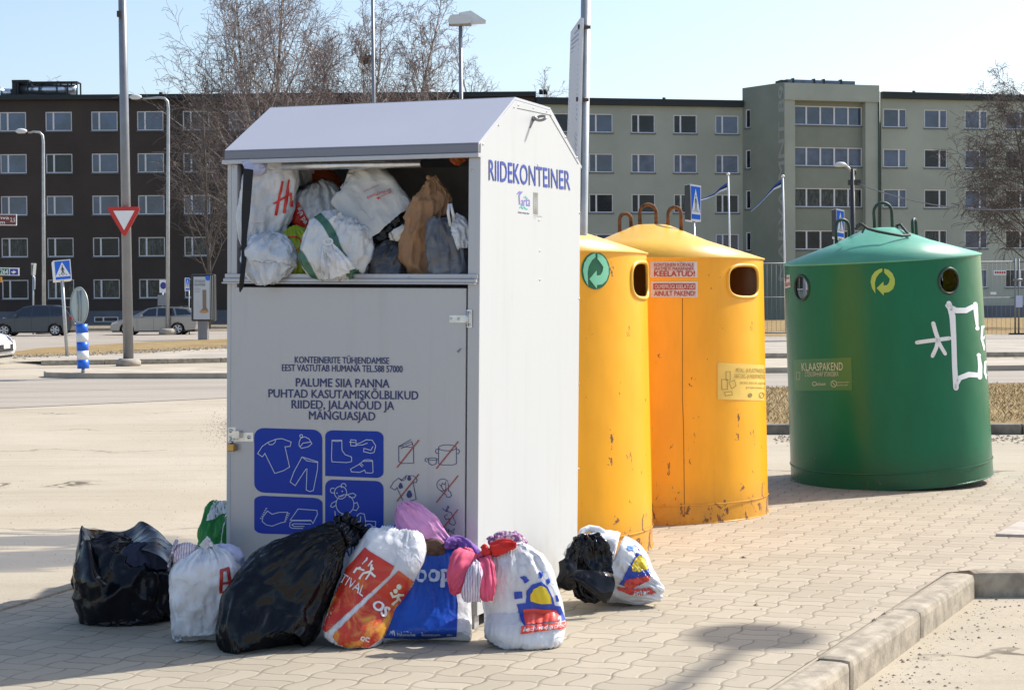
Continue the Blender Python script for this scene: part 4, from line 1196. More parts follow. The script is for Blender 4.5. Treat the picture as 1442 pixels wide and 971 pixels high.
def mat_pattern():
    t = NT("patterned_cloth"); v = t.co()
    a = t.voro(v, 70); c = t.mix(t.ramp(a.outputs[0], 0.25, 0.45), (0.55, 0.42, 0.5), (0.25, 0.09, 0.25))
    b = t.noise(v, 45, 3); c = t.mix(t.ramp(b, 0.52, 0.6), c, (0.60, 0.55, 0.50))
    return t.done(t.bsdf(c, 0.85, 0, 0.2))
def mat_stripe():
    t = NT("striped_cloth"); v = t.co()
    w = t.node("ShaderNodeTexWave", {'Vector': v, 'Scale': 28.0, 'Distortion': 3.0}).outputs[1]
    c = t.mix(t.ramp(w, 0.75, 0.9), (0.66, 0.64, 0.70), (0.42, 0.20, 0.34))
    return t.done(t.bsdf(c, 0.85, 0, 0.2, t.bump(t.noise(v, 60, 3), 0.3, 0.004)))
C_pat = mat_pattern(); C_stripe = mat_stripe()
C_lilac = mat("pale_lilac_cloth", (0.50, 0.52, 0.70), 0.85, var=0.12, vs=9, bump=0.3, bs=50)
P_white = mat("white_print", (0.80, 0.80, 0.80), 0.45)
P_pale = mat("pale_blue_print", (0.50, 0.58, 0.72), 0.45)
P_red = mat("red_print", (0.60, 0.03, 0.02), 0.4)
P_blue = mat("royal_blue_print", (0.02, 0.06, 0.42), 0.35)
P_yellow = mat("yellow_print", (0.80, 0.58, 0.02), 0.4)
P_coral = mat("coral_print", (0.72, 0.07, 0.045), 0.4)
GO = 'bags dumped in front of the container'
# A open black sack
A_ = tag(bag('rubbish_bag', [(196, 893, 44, 7.85), (190, 880, 62), (184, 858, 71), (181, 830, 74), (180, 806, 73), (182, 786, 66), (186, 772, 48), (190, 766, 14)], F_black, slack=1.09, vslack=1.04, leash=0.03, bend=0.09, fold=0.6, Y=7.95, thick=0.8, seed=3, la=0.03, ca=0.016, cf=7, fa=0.012, n=120),
         'big black rubbish bag gaping open at the left end of the row', 'rubbish bag', GO)
sheet_px('mouth_flap', [[(109, 768, 7.9), (114, 742, 7.95), (122, 745, 8.0), (150, 748, 8.12), (172, 750, 8.15), (188, 742, 8.15), (200, 733, 8.1), (218, 741, 8.05), (236, 762, 8.0), (250, 772, 7.9)],
                         [(108, 790, 7.82), (118, 772, 7.82), (132, 778, 7.9), (152, 772, 8.02), (170, 764, 8.05), (186, 758, 8.05), (200, 752, 8.0), (218, 758, 7.9), (232, 774, 7.85), (246, 785, 7.8)],
                         [(113, 812, 7.76), (122, 808, 7.72), (134, 808, 7.76), (150, 798, 7.85), (166, 786, 7.88), (184, 778, 7.86), (200, 774, 7.8), (218, 780, 7.75), (234, 792, 7.72), (246, 805, 7.72)]], F_black, A_, 4, 0.012, 9)
sheet_px('mouth_flap', [[(109, 770, 7.88), (108, 795, 7.75), (115, 822, 7.68)], [(124, 760, 7.80), (128, 792, 7.70), (132, 820, 7.64)], [(132, 782, 7.86), (140, 805, 7.74), (150, 822, 7.66)]], F_black, A_, 8, 0.012, 9)
bag('stuffing', [(205, 800, 30), (205, 785, 34), (206, 772, 28), (207, 764, 8)], C_navy, A_, Y=7.86, thick=0.5, seed=9, ca=0.01, cf=14)
# B small white tied bag
B_ = tag(bag('carrier_bag', [(290, 908, 36, 7.42), (290, 896, 44), (289, 870, 47), (290, 840, 50), (292, 812, 52), (293, 792, 46), (293, 777, 28), (292, 768, 9), (292, 762, 4)], F_white, Y=7.48, thick=0.75, seed=5, la=0.014, ca=0.010, cf=8, fa=0.008, tie=0.3),
         'white carrier bag with a red letter, tied shut between the two black sacks', 'carrier bag', GO)
bag('tied_knot', [(286, 771, 7), (291, 765, 5), (296, 761, 6)], F_white, B_, Y=7.45, thick=0.9, seed=4, ca=0.006, cf=30, n=40, ruffle=(0.3, 0.5, 5))
bag('sleeve', [(276, 776, 9), (262, 776, 12), (250, 780, 11), (241, 778, 14)], C_stripe, B_, slack=1.24, vslack=1.0, leash=0.022, cap=2.2, bend=0.09, fold=0.5, Y=7.46, thick=0.7, seed=6, la=0.004, ca=0.007, cf=22, n=48)
bag('blue_lining', [(306, 776, 10), (320, 782, 17), (333, 792, 14), (340, 800, 6)], C_lilac, B_, slack=1.24, vslack=1.0, leash=0.022, cap=2.2, bend=0.09, fold=0.5, Y=7.50, thick=0.8, seed=16, la=0.006, ca=0.008, cf=18, n=48)
bvB = bvh_of(B_)
d2 = D2(); d2.stroke([(311, 833), (312, 803), (321, 800), (325, 830)], [5, 4.5, 4.5, 6]); d2.stroke([(313, 821), (323, 820)], 3.6); d2.stroke([(309, 833.5), (317, 833)], 3); d2.stroke([(312, 802), (324, 800.5)], 2.6); d2.stroke([(326, 824), (342, 815)], [4, 6])
decal('letter_print', d2, bvB, mat("brick_red_print", (0.40, 0.03, 0.02), 0.4), B_, 3, 0.004)
# C leaning black sack
C_ = tag(bag('rubbish_bag', [(370, 914, 46, 7.24), (368, 903, 60, 7.26), (379, 870, 70, 7.34), (397, 838, 68), (419, 808, 60), (440, 785, 46), (457, 771, 34), (471, 762, 26), (482, 757, 19), (490, 751, 16, 7.5), (497, 739, 21, 7.56)], F_black, slack=1.08, vslack=1.05, fold=0.3, sq=3.0, Y=7.38, thick=0.72, seed=7, la=0.022, ca=0.007, cf=6, fa=0.005, n=128, sub=8, tie=0.28, ruffle=(0.80, 0.32, 11)),
         'plump closed black rubbish bag leaning on the container door', 'rubbish bag', GO)
# D red and white sports bag
D_b = tag(bag('carrier_bag', [(489, 903, 33, 7.30), (493, 893, 42, 7.30), (506, 866, 45, 7.36), (522, 836, 46, 7.42), (536, 808, 48, 7.42), (548, 784, 48, 7.44), (556, 767, 46, 7.46), (561, 756, 39, 7.47), (562, 750, 28, 7.48)], F_white, slack=1.05, vslack=1.02, leash=0.016, fold=0.2, thick=0.62, seed=11, la=0.010, ca=0.008, cf=8, fa=0.006, sq=2.8),
          'red and white printed carrier bag slumped against the blue bag', 'carrier bag', GO)
bvX = bvh_of(D_b)
Z1 = lambda a, b: (440 + a / 5.393, 740 + b / 5.393)
def zp(*p): return [Z1(*a) for a in p]
decal('red_field', D2().poly(zp((400, 165), (440, 195), (620, 305), (612, 325), (585, 375), (105, 805), (20, 740), (10, 600))), bvX, F_flame, D_b, 2.5, 0.005)
decal('red_field', D2().poly(zp((655, 338), (770, 425), (780, 470), (640, 760), (420, 930), (215, 918), (150, 840), (160, 820))), bvX, F_flame, D_b, 2.5, 0.005)
d2 = D2()
d2.stroke(zp((355, 400), (385, 360), (430, 345), (455, 360)), 3.0); d2.stroke(zp((405, 405), (440, 350), (450, 290)), 3.0); d2.ell(*Z1(455, 322), 2.2, 2.4, 12); d2.stroke(zp((440, 350), (478, 385)), 3.2); d2.stroke(zp((425, 305), (455, 262)), 1.8)
d2.stroke(zp((315, 355), (340, 320), (395, 335)), 2.6); d2.stroke(zp((380, 290), (410, 262), (420, 240)), 2.0); d2.ell(*Z1(362, 320), 2.6, 2.4, 10)
decal('dancing_figures', d2, bvX, P_white, D_b, 2.5, 0.009)
decal('white_lettering', D2().text("TIVAL", ((485, 806.5), (516, 825.5), (510, 840), (478, 818)), 0.0), bvX, P_white, D_b, 2.5, 0.009)
decal('white_lettering', D2().text("OS", ((531, 844), (550, 857), (541, 869.5), (522, 852)), 0.05), bvX, P_white, D_b, 2.5, 0.009)
d2 = D2(); d2.ell(*Z1(655, 460), 3.6, 3.8, 12); d2.ell(*Z1(630, 492), 3.2, 3.4, 12); d2.stroke(zp((595, 500), (610, 535), (660, 520), (692, 520)), 3.2); d2.stroke(zp((655, 510), (640, 560), (600, 595)), 3.0); d2.stroke(zp((650, 540), (665, 570)), 2.4)
decal('leaf_figure', d2, bvX, mat("cream_print", (0.72, 0.72, 0.58), 0.45), D_b, 2.5, 0.009)
decal('white_lettering', D2().text("oc", ((508, 895), (520, 897), (519, 903), (507, 901)), 0.02), bvX, P_white, D_b, 2.5, 0.009)
# E blue bag
E_ = tag(bag('carrier_bag', [(601, 903, 60, 7.36), (601, 895, 63, 7.38), (602, 872, 62, 7.42), (607, 845, 58, 7.46), (611, 818, 54, 7.5), (614, 795, 51, 7.53), (615, 782, 48, 7.54), (615, 776, 44, 7.55)], F_white, slack=1.05, vslack=1.02, leash=0.016, fold=0.2, Y=7.46, thick=0.42, seed=13, la=0.010, ca=0.007, cf=7, fa=0.005, sq=3.2),
         'blue and white carrier bag topped with loose clothes in front of the door', 'carrier bag', GO)
bvX = bvh_of(E_)
decal('blue_field', D2().poly([(536, 893), (542, 897), (590, 899), (643, 895), (645, 850), (643, 838), (638, 790), (641, 772), (620, 772), (607, 779), (585, 777), (566, 800), (552, 830), (542, 860)]), bvX, F_blue, E_, 2.5, 0.005)
decal('white_lettering', D2().text("coop", ((570, 803), (636, 801), (636, 826), (570, 827)), 0.03), bvX, P_pale, E_, 2.5, 0.009)
decal('white_mark', D2().stroke([(549, 893), (551, 888.5), (552.5, 891), (554, 888), (556, 893)], 1.3), bvX, P_pale, E_, 2.5, 0.009)
for t_, a, b in (("maksimarket", 559, 585), ("konsum", 594, 620), ("a&o", 629, 637)): decal('small_lettering', D2().text(t_, ((a, 889.5), (b, 889.5), (b, 893), (a, 893)), 0.02), bvX, P_pale, E_, 2.5, 0.009)
# clothes lying on the bags
GC = 'loose clothes on top of the dumped bags'
tag(bag('cloth_heap', [(630, 772, 12), (618, 766, 20), (600, 756, 27), (584, 740, 27), (573, 724, 22), (567, 712, 12), (565, 708, 4)], C_pink, slack=1.24, vslack=1.0, leash=0.022, cap=2.2, bend=0.09, fold=0.5, Y=7.55, thick=0.55, seed=17, la=0.02, ca=0.008, cf=11, fa=0.005, n=96), 'pale pink garment crumpled in a pile on the blue bag', 'clothing', GC)
tag(bag('cloth_heap', [(572, 770, 8), (585, 770, 11), (600, 770, 12), (618, 772, 10), (628, 775, 5)], C_brown, slack=1.24, vslack=1.0, leash=0.022, cap=2.2, bend=0.09, fold=0.5, Y=7.50, thick=0.9, seed=18, la=0.008, ca=0.012, cf=14, n=60), 'dark brown cloth tucked between the pink and blue fabrics', 'clothing', GC)
tag(bag('cloth_heap', [(628, 768, 6, 7.45), (640, 763, 11, 7.5), (652, 770, 12, 7.5), (664, 780, 12, 7.44), (674, 790, 7, 7.4)], C_purple, slack=1.24, vslack=1.0, leash=0.022, cap=2.2, bend=0.09, fold=0.5, thick=0.8, seed=19, la=0.008, ca=0.012, cf=14, n=60), 'dark purple garment hanging beside the pale pink one', 'clothing', GC)
tag(bag('cloth_heap', [(551, 765, 4), (549, 757, 10), (551, 748, 10), (558, 742, 5)], mat("light_blue_cloth", (0.30, 0.42, 0.72), 0.85, bump=0.3), Y=7.56, thick=0.8, seed=20, la=0.006, ca=0.01, cf=16, n=48), 'small light blue cloth behind the red and white bag', 'clothing', GC)
hot = tag(bag('shirt', [(636, 836, 4, 7.24), (648, 818, 19, 7.24), (656, 800, 24, 7.26), (664, 786, 22, 7.3), (668, 780, 10, 7.34)], C_hot, slack=1.24, vslack=1.0, leash=0.022, cap=2.2, bend=0.09, fold=0.5, thick=0.35, seed=21, la=0.010, ca=0.008, cf=13, fa=0.006, n=96), 'hot pink shirt hanging over the side of the bags', 'clothing', GC)
bag('sleeve', [(686, 845, 7, 7.2), (685, 828, 14, 7.2), (684, 806, 15, 7.22), (680, 790, 15, 7.26), (674, 783, 8, 7.3)], C_hot, hot, slack=1.24, vslack=1.0, leash=0.022, cap=2.2, bend=0.09, fold=0.5, thick=0.3, seed=22, la=0.006, ca=0.010, cf=12, n=64)
tag(bag('cloth_heap', [(664, 846, 9, 7.2), (664, 834, 13, 7.2), (668, 815, 10, 7.2), (670, 798, 7, 7.22), (671, 790, 4, 7.26)], C_stripe, slack=1.24, vslack=1.0, leash=0.022, cap=2.2, bend=0.09, fold=0.5, thick=0.6, seed=23, la=0.006, ca=0.010, cf=16, n=60), 'striped white garment hanging below the hot pink shirt', 'clothing', GC)
# H white bag with the sun print
H_ = tag(bag('carrier_bag', [(735, 906, 48, 7.28), (737, 896, 56, 7.28), (738, 872, 58), (735, 844, 56), (730, 818, 51), (725, 796, 44), (722, 780, 36), (722, 770, 26), (722, 764, 14)], F_white, fold=0.2, vslack=1.03, Y=7.36, thick=0.6, seed=25, la=0.012, ca=0.006, cf=7, fa=0.005, sq=2.8),
         'white carrier bag with a sun print at the right end of the row', 'carrier bag', GO)
bvX = bvh_of(H_)
Z2 = lambda a, b: (640 + a / 5.71, 740 + b / 5.71)
def z2(*p): return [Z2(*a) for a in p]
decal('blue_print', D2().poly(z2((498, 628), (570, 620), (582, 520), (625, 470), (700, 448), (745, 490), (790, 580), (805, 640), (850, 645), (890, 755), (560, 800), (535, 760))), bvX, P_blue, H_, 2.2, 0.005)
for pt in (((480, 530), (545, 525), (548, 580), (485, 588)), ((525, 410), (560, 400), (605, 435), (570, 462)), ((680, 370), (700, 353), (715, 380), (700, 422), (675, 420)), ((730, 440), (760, 415), (768, 455), (745, 478)), ((805, 560), (825, 555), (840, 605), (818, 610))):
    decal('blue_petal', D2().poly(z2(*pt)), bvX, P_blue, H_, 2.2, 0.005)
decal('yellow_dome', D2().poly(z2((612, 605), (615, 550), (635, 510), (690, 480), (735, 500), (770, 570), (780, 625), (700, 625))), bvX, P_yellow, H_, 2.2, 0.008)
decal('red_field', D2().poly(z2((550, 668), (660, 662), (815, 675), (850, 760), (575, 795))), bvX, P_coral, H_, 2.2, 0.008)
decal('banner', D2().poly(z2((540, 808), (897, 768), (885, 822), (535, 870))), bvX, P_coral, H_, 2.2, 0.008)
d2 = D2(); d2.text("Head hinnad iga päev!", tuple(z2((552, 816), (885, 780), (880, 812), (548, 852))), 0.0, 0.2)
decal('white_print', d2, bvX, P_white, H_, 2.2, 0.012)
tag(bag('cloth_heap', [(680, 778, 8), (692, 774, 12), (706, 770, 12), (720, 768, 9), (728, 768, 3)], C_red, slack=1.24, vslack=1.0, leash=0.022, cap=2.2, bend=0.09, fold=0.5, Y=7.30, thick=0.8, seed=26, la=0.006, ca=0.012, cf=13, n=60), 'bright red cloth poking out of the white bag with a yellow print', 'clothing', GC)
tag(bag('cloth_heap', [(690, 766, 6), (702, 762, 13), (718, 760, 13), (732, 763, 10), (740, 766, 3)], C_pat, slack=1.24, vslack=1.0, leash=0.022, cap=2.2, bend=0.09, fold=0.5, Y=7.42, thick=0.8, seed=27, la=0.006, ca=0.012, cf=14, n=60), 'patterned purple and white cloth behind the bright red cloth', 'clothing', GC)
# I lying white bag with black sack
I_ = tag(bag('carrier_bag', [(930, 836, 8, 8.2), (920, 832, 17, 8.2), (900, 822, 30, 8.24), (880, 808, 44, 8.28), (862, 798, 50, 8.3), (845, 795, 48, 8.3), (828, 798, 42, 8.28), (815, 806, 30, 8.26)], F_white, thick=0.8, seed=29, la=0.012, ca=0.010, cf=8, fa=0.008),
         'white printed carrier bag lying on its side by the yellow bin', 'carrier bag')
bvX = bvh_of(I_)
Z3 = lambda a, b: (780 + a / 7.467, 730 + b / 7.467)
def z3(*p): return [Z3(*a) for a in p]
decal('blue_print', D2().poly(z3((890, 310), (905, 350), (940, 420), (1000, 530), (1015, 600), (830, 735), (680, 690), (720, 640), (790, 500), (830, 440))), bvX, P_blue, I_, 2, 0.005)
decal('yellow_dome', D2().poly(z3((830, 545), (820, 490), (840, 440), (900, 375), (960, 430), (985, 530), (910, 560))), bvX, P_yellow, I_, 2, 0.008)
decal('red_field', D2().poly(z3((735, 690), (760, 640), (1005, 590), (1015, 640), (880, 680), (820, 735))), bvX, P_coral, I_, 2, 0.008)
decal('banner', D2().poly(z3((668, 705), (770, 735), (880, 735), (1010, 725), (1078, 770), (1040, 790), (800, 805), (668, 745))), bvX, P_coral, I_, 2, 0.008)
decal('blue_petal', D2().poly(z3((755, 290), (845, 285), (845, 330), (780, 330))), bvX, mat("sky_blue_print", (0.03, 0.20, 0.70), 0.4), I_, 2, 0.008)
decal('white_print', D2().text("selver", tuple(z3((840, 758), (1000, 752), (1005, 790), (838, 800))), 0.02, 0.2), bvX, P_white, I_, 2, 0.012)
mb = MB()
mb.tube([PD(817, 756, 8.25), PD(820, 747, 8.28), PD(830, 743, 8.3), PD(842, 745, 8.3), PD(853, 753, 8.3), PD(862, 765, 8.28)], [0.014, 0.016, 0.017, 0.018, 0.022, 0.03], 10)
build(mb, 'handle', F_white, I_)
J_ = tag(bag('rubbish_bag', [(846, 846, 10, 8.06), (840, 834, 25, 8.08), (832, 815, 32, 8.1), (829, 793, 33), (828, 774, 27), (826, 760, 18), (824, 752, 6)], F_black, slack=1.16, vslack=1.04, leash=0.035, bend=0.10, fold=0.7, Y=8.12, thick=0.55, seed=31, la=0.02, ca=0.018, cf=10, fa=0.014, n=110),
         'crumpled black plastic sack spilling out of the lying white bag', 'rubbish bag', GO)
sheet_px('flap', [[(790, 806, 8.0), (812, 800, 7.98), (836, 802, 7.98), (862, 808, 8.0)], [(800, 812, 7.96), (818, 812, 7.94), (838, 816, 7.94), (866, 818, 7.98)], [(822, 826, 7.95), (832, 828, 7.92), (846, 834, 7.92), (864, 832, 7.96)], [(842, 842, 7.96), (848, 846, 7.94), (856, 849, 7.94), (860, 846, 7.96)]], F_black, J_, 5, 0.012, 10)
sheet_px('flap', [[(786, 790, 8.02), (796, 786, 8.0), (812, 792, 8.0)], [(788, 806, 8.0), (800, 800, 7.97), (814, 806, 7.98)], [(781, 822, 8.02), (798, 816, 7.97), (812, 820, 7.98)], [(788, 826, 8.02), (800, 830, 7.99), (812, 826, 8.0)]], F_black, J_, 6, 0.010, 12)
# green bag behind the container's left corner
K_ = tag(bag('carrier_bag', [(332, 812, 60, 8.95), (330, 800, 56), (326, 770, 50), (322, 742, 42), (318, 722, 34), (316, 710, 26), (316, 705, 16)], F_green, Y=9.0, thick=0.5, seed=33, la=0.01, ca=0.008, cf=8),
         'green and white bag standing behind the left corner of the container', 'carrier bag')
bvX = bvh_of(K_)
decal('white_top', D2().poly([(290, 733), (297, 712), (304, 703), (325, 704), (340, 712), (340, 724), (322, 722), (312, 723), (300, 731)]), bvX, F_white, K_, 2.5, 0.006)
decal('white_cord', D2().stroke([(319, 722), (314, 745), (311, 768)], 0.9), bvX, P_white, K_, 2.5, 0.006)

# ------------------------------------------------------------------ bags stuffed into the hatch
GH = 'bags stuffed in the container hatch'
def hb_(name, label, st, m, **k):
    kw = dict(floor=shelf_floor, Y=7.95, thick=0.7, la=0.010, ca=0.008, cf=10, fa=0.006, n=88)
    kw.update(k)
    return tag(bag(name, st, m, **kw), label, 'bag', GH)
b1 = hb_('carrier_bag', 'white bag with a large red letter hanging in the upper left of the hatch', [(370, 345, 26), (368, 325, 33), (372, 300, 38), (379, 272, 40), (382, 248, 38), (381, 232, 35), (378, 224, 28)], F_white, Y=8.16, thick=0.42, seed=41)
bag('knotted_top', [(345, 239, 7), (353, 237, 9), (363, 236, 9), (374, 235, 5)], C_lilac, b1, Y=8.09, thick=0.8, seed=42, ca=0.008, cf=20, n=48, floor=shelf_floor)
bvX = bvh_of(b1)
d2 = D2(); d2.stroke([(398, 255), (388, 303)], [2.6, 4.0]); d2.stroke([(407, 253), (400, 300)], [3.4, 4.6]); d2.stroke([(385, 287), (411, 272)], [2.2, 3.4]); d2.text("&", rq(407.5, 274, 413, 291), 0.03)
decal('red_letter', d2, bvX, P_red, b1, 2, 0.006)
b2 = hb_('carrier_bag', 'white bag with a slanting red banner behind the hanging bag', [(446, 322, 34), (446, 300, 36), (448, 278, 32), (448, 264, 22), (446, 257, 8)], F_trans, Y=8.28, thick=0.6, seed=43)
bvX = bvh_of(b2)
decal('red_banner', D2().poly([(409, 312), (420, 283), (436, 312), (434, 320), (410, 322)]), bvX, P_red, b2, 2, 0.006)
decal('white_print', D2().text("ilja pa", ((424, 290), (436, 312), (428, 317), (418, 296)), 0.02), bvX, P_white, b2, 2, 0.010)
hb_('plastic_bag', 'orange bag in the shade at the back of the hatch', [(478, 262, 8), (462, 256, 16), (446, 246, 17), (432, 240, 12), (424, 236, 5)], F_orange, Y=8.5, seed=44)
hb_('plastic_bag', 'orange bag hanging in the top right corner of the hatch', [(652, 229, 5), (648, 222, 14), (650, 214, 18), (654, 206, 10)], F_orange, Y=7.92, seed=45, thick=0.4)
P_paper = film("white_paper", (0.60, 0.585, 0.55), 0.5, 0.08, 6, 0.6, 0.4, 0.06)
b4 = hb_('paper_bag', 'large white paper bag lying upside down in the middle of the hatch', [(487, 251, 26, 8.06), (496, 256, 40, 8.06), (513, 274, 46, 8.02), (534, 300, 47, 7.98), (552, 322, 44, 7.94)], P_paper, thick=0.42, seed=46, la=0.006, ca=0.007, cf=6, fa=0.004, sq=5, open_top=True)
b4.data.materials[0] = P_paper
bag('dark_lining', [(548, 314, 40, 7.955), (556, 325, 38, 7.94), (561, 332, 24, 7.93), (563, 335, 8, 7.93)], F_black, b4, thick=0.4, seed=47, ca=0.014, cf=16, fa=0.01, floor=shelf_floor)
bag('tissue', [(548, 333, 3, 7.86), (556, 330, 6, 7.85), (564, 326, 6, 7.85), (571, 319, 2, 7.86)], P_paper, b4, thick=0.3, seed=48, ca=0.006, cf=24, n=48, floor=shelf_floor)
bvX = bvh_of(b4)
d2 = D2(); d2.text("triumph", ((551, 271), (516, 281), (518, 274.5), (549.5, 264.5)), 0.0, 0.3); d2.stroke([(512, 270), (534, 261)], 0.5); d2.stroke([(536, 277), (552, 270.5)], 0.7); d2.poly([(530, 279), (533, 277), (536, 278), (533.5, 281)])
decal('red_print', d2, bvX, P_red, b4, 2, 0.006)
P_kraft = film("kraft_paper", (0.34, 0.19, 0.10), 0.6, 0.08, 8, 0.5, 0.3, 0.12)
hb_('paper_bag', 'crumpled brown paper bag standing upright right of the white paper bag', [(604, 392, 27), (600, 378, 27), (592, 352, 24), (594, 330, 24), (602, 305, 25), (610, 282, 22), (612, 262, 13), (607, 249, 5)], P_kraft, slack=1.06, vslack=1.05, leash=0.03, bend=0.06, fold=0.7, Y=7.86, thick=0.6, seed=49, la=0.02, ca=0.022, cf=9, fa=0.010, sq=3)
hb_('plastic_bag', 'grey translucent bag packed with cloth in the lower right corner of the hatch', [(631, 391, 27), (630, 380, 29), (627, 350, 28), (622, 325, 23), (620, 312, 18), (620, 307, 10)], F_grey, Y=7.78, thick=0.6, seed=50, la=0.006, ca=0.005, sq=3)
b7 = hb_('plastic_bag', 'small clear bag with tied handles above the grey bag at the right post', [(652, 350, 9), (650, 338, 13), (648, 322, 14), (644, 310, 10), (640, 303, 4)], F_trans, Y=7.76, thick=0.8, seed=51, ca=0.012, cf=18, n=64)
mb = MB(); mb.tube([PD(634, 318, 7.72), PD(631, 300, 7.70), PD(632, 287, 7.7), PD(635, 287, 7.7), PD(637, 298, 7.7), PD(640, 310, 7.72)], [0.006, 0.007, 0.006, 0.006, 0.007, 0.008], 8); build(mb, 'handle', F_white, b7)
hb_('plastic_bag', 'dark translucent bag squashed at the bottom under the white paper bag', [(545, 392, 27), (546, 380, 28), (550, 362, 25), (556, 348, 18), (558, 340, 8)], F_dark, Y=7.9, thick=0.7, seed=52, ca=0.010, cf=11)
b9 = hb_('carrier_bag', 'lime green bag wedged between the two pale bags on the hatch ledge', [(414, 392, 24), (416, 375, 26), (416, 352, 26), (416, 333, 22), (414, 322, 12), (413, 318, 5)], F_lime, Y=8.08, thick=0.6, seed=53)
bvX = bvh_of(b9)
decal('red_ring', D2().stroke(arcp(412, 343, 13, 10, -120, 100), 2.0), bvX, P_red, b9, 2, 0.006)
hb_('plastic_bag', 'round milky white bag bulging over the left end of the ledge', [(380, 397, 14, 7.99), (379, 392, 27, 7.99), (379, 376, 39), (381, 358, 41), (384, 342, 33), (386, 333, 22), (387, 328, 8)], F_trans, Y=8.02, thick=0.7, seed=54, la=0.010, ca=0.012, cf=9, floor=lambda v: v)
def mat_grayband():
    t = NT("grey_white_film"); v = t.co()
    w = t.node("ShaderNodeTexWave", {'Vector': t.mapv(v, (1, 1, 1), rot=(0, 0.6, 0)), 'Scale': 1.6, 'Distortion': 5.0, 'Detail': 2.0}).outputs[1]
    c = t.mix(t.ramp(w, 0.85, 0.93), (0.64, 0.65, 0.65), (0.045, 0.14, 0.09))
    n_ = t.noise(t.mapv(v, (1, 1, 0.5)), 9, 3, 0.5, 0.6)
    rg = t.m_('POWER', t.m_('SUBTRACT', 1.0, t.m_('ABSOLUTE', t.m_('MULTIPLY_ADD', n_, 2.6, -1.3))), 5.0)
    return t.done(t.bsdf(c, 0.25, 0, 0.5, t.bump(t.m_('ADD', rg, t.m_('MULTIPLY', t.noise(v, 30, 4), 0.5)), 0.7, 0.01)))
b6 = hb_('carrier_bag', 'grey white bag with green stripes and a knotted mouth on the ledge', [(478, 394, 24), (478, 388, 38), (477, 370, 50), (477, 348, 51), (480, 328, 46), (484, 312, 36), (487, 305, 18)], mat_grayband(), Y=7.92, thick=0.6, seed=55, la=0.012, ca=0.012, cf=10, fa=0.010, floor=lambda v: v)
bag('knot', [(462, 345, 3, 7.735), (464, 352, 7, 7.735), (469, 364, 12, 7.735), (473, 375, 16, 7.74), (476, 384, 19, 7.76)], F_white, b6, thick=0.35, seed=56, ca=0.004, cf=16, n=72, ruffle=(0.0, 0.3, 9), floor=lambda v: v)
mb = MB(); c_ = PD(462, 340, 7.72); mb.tube([c_ + _R * 0.02 * math.cos(t) + _U * 0.014 * math.sin(t) for t in [2 * math.pi * k / 14 for k in range(14)]], 0.005, 6, closed=True); build(mb, 'tie_loop', F_white, b6)
hb_('carrier_bag', 'shadowed white bag at the back left behind the hatch bar', [(425, 262, 24), (420, 245, 30), (418, 228, 22), (416, 218, 8)], F_trans, Y=8.5, thick=0.5, seed=57)
# dark heap filling the back of the hatch
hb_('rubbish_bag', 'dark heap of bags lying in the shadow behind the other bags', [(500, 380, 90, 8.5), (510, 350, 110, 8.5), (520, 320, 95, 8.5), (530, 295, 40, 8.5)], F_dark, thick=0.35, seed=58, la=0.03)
# strap
mb = MB()
pts = [(350, 238, 8.0, 7), (348, 268, 7.98, 6.5), (346, 300, 7.98, 6), (344, 330, 7.97, 4), (343.5, 343, 7.96, 4), (344, 352, 7.96, 4), (343, 372, 7.94, 3.4), (341, 392, 7.90, 3.4), (339.5, 404, 7.92, 3.2), (337.5, 411, 7.93, 0.6)]
vs = []
for px, py, y, w in pts:
    for s in (-1, 1):
        for dy in (0, 0.004): vs.append(PD(px + s * w, py + s * 1.0, y + dy))
fs = []
for i in range(len(pts) - 1):
    a = i * 4; b = a + 4
    fs += [(a, a + 2, b + 2, b), (a + 1, b + 1, b + 3, a + 3), (a, b, b + 1, a + 1), (a + 2, a + 3, b + 3, b + 2)]
fs += [(0, 1, 3, 2), (len(vs) - 4, len(vs) - 2, len(vs) - 1, len(vs) - 3)]
mb.add(vs, fs, 0, False)
tag(build(mb, 'strap', mat("black_webbing", (0.008, 0.008, 0.01), 0.7, bump=0.3, bs=200), origin=PD(350, 238, 8.0)), 'long black strap dangling from the hatch over the ledge', 'strap')

# ------------------------------------------------------------------ bell bins
M_yel = paint_worn("yellow_bin_paint", (0.92, 0.41, 0.006), rust=(0.13, 0.06, 0.03), rough=0.33, amt=0.7)
M_grn = paint_worn("green_bin_paint", (0.003, 0.14, 0.068), rust=(0.09, 0.06, 0.04), rough=0.27, amt=-0.6, dirt=(0.05, 0.05, 0.03), spec=0.3)
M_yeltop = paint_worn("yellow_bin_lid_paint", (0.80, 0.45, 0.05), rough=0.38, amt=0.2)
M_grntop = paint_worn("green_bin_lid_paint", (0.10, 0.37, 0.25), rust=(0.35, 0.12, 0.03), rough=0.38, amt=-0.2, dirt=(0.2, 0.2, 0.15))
M_rusty = mat("rusty_steel", (0.15, 0.07, 0.035), 0.85, 0.2, var=0.5, vs=25, bump=0.5, bs=80)
M_dkgreen = mat("dark_green_steel", (0.018, 0.045, 0.032), 0.5, var=0.3, vs=12)
M_liner = mat("bin_inside", (0.012, 0.012, 0.012), 0.9)
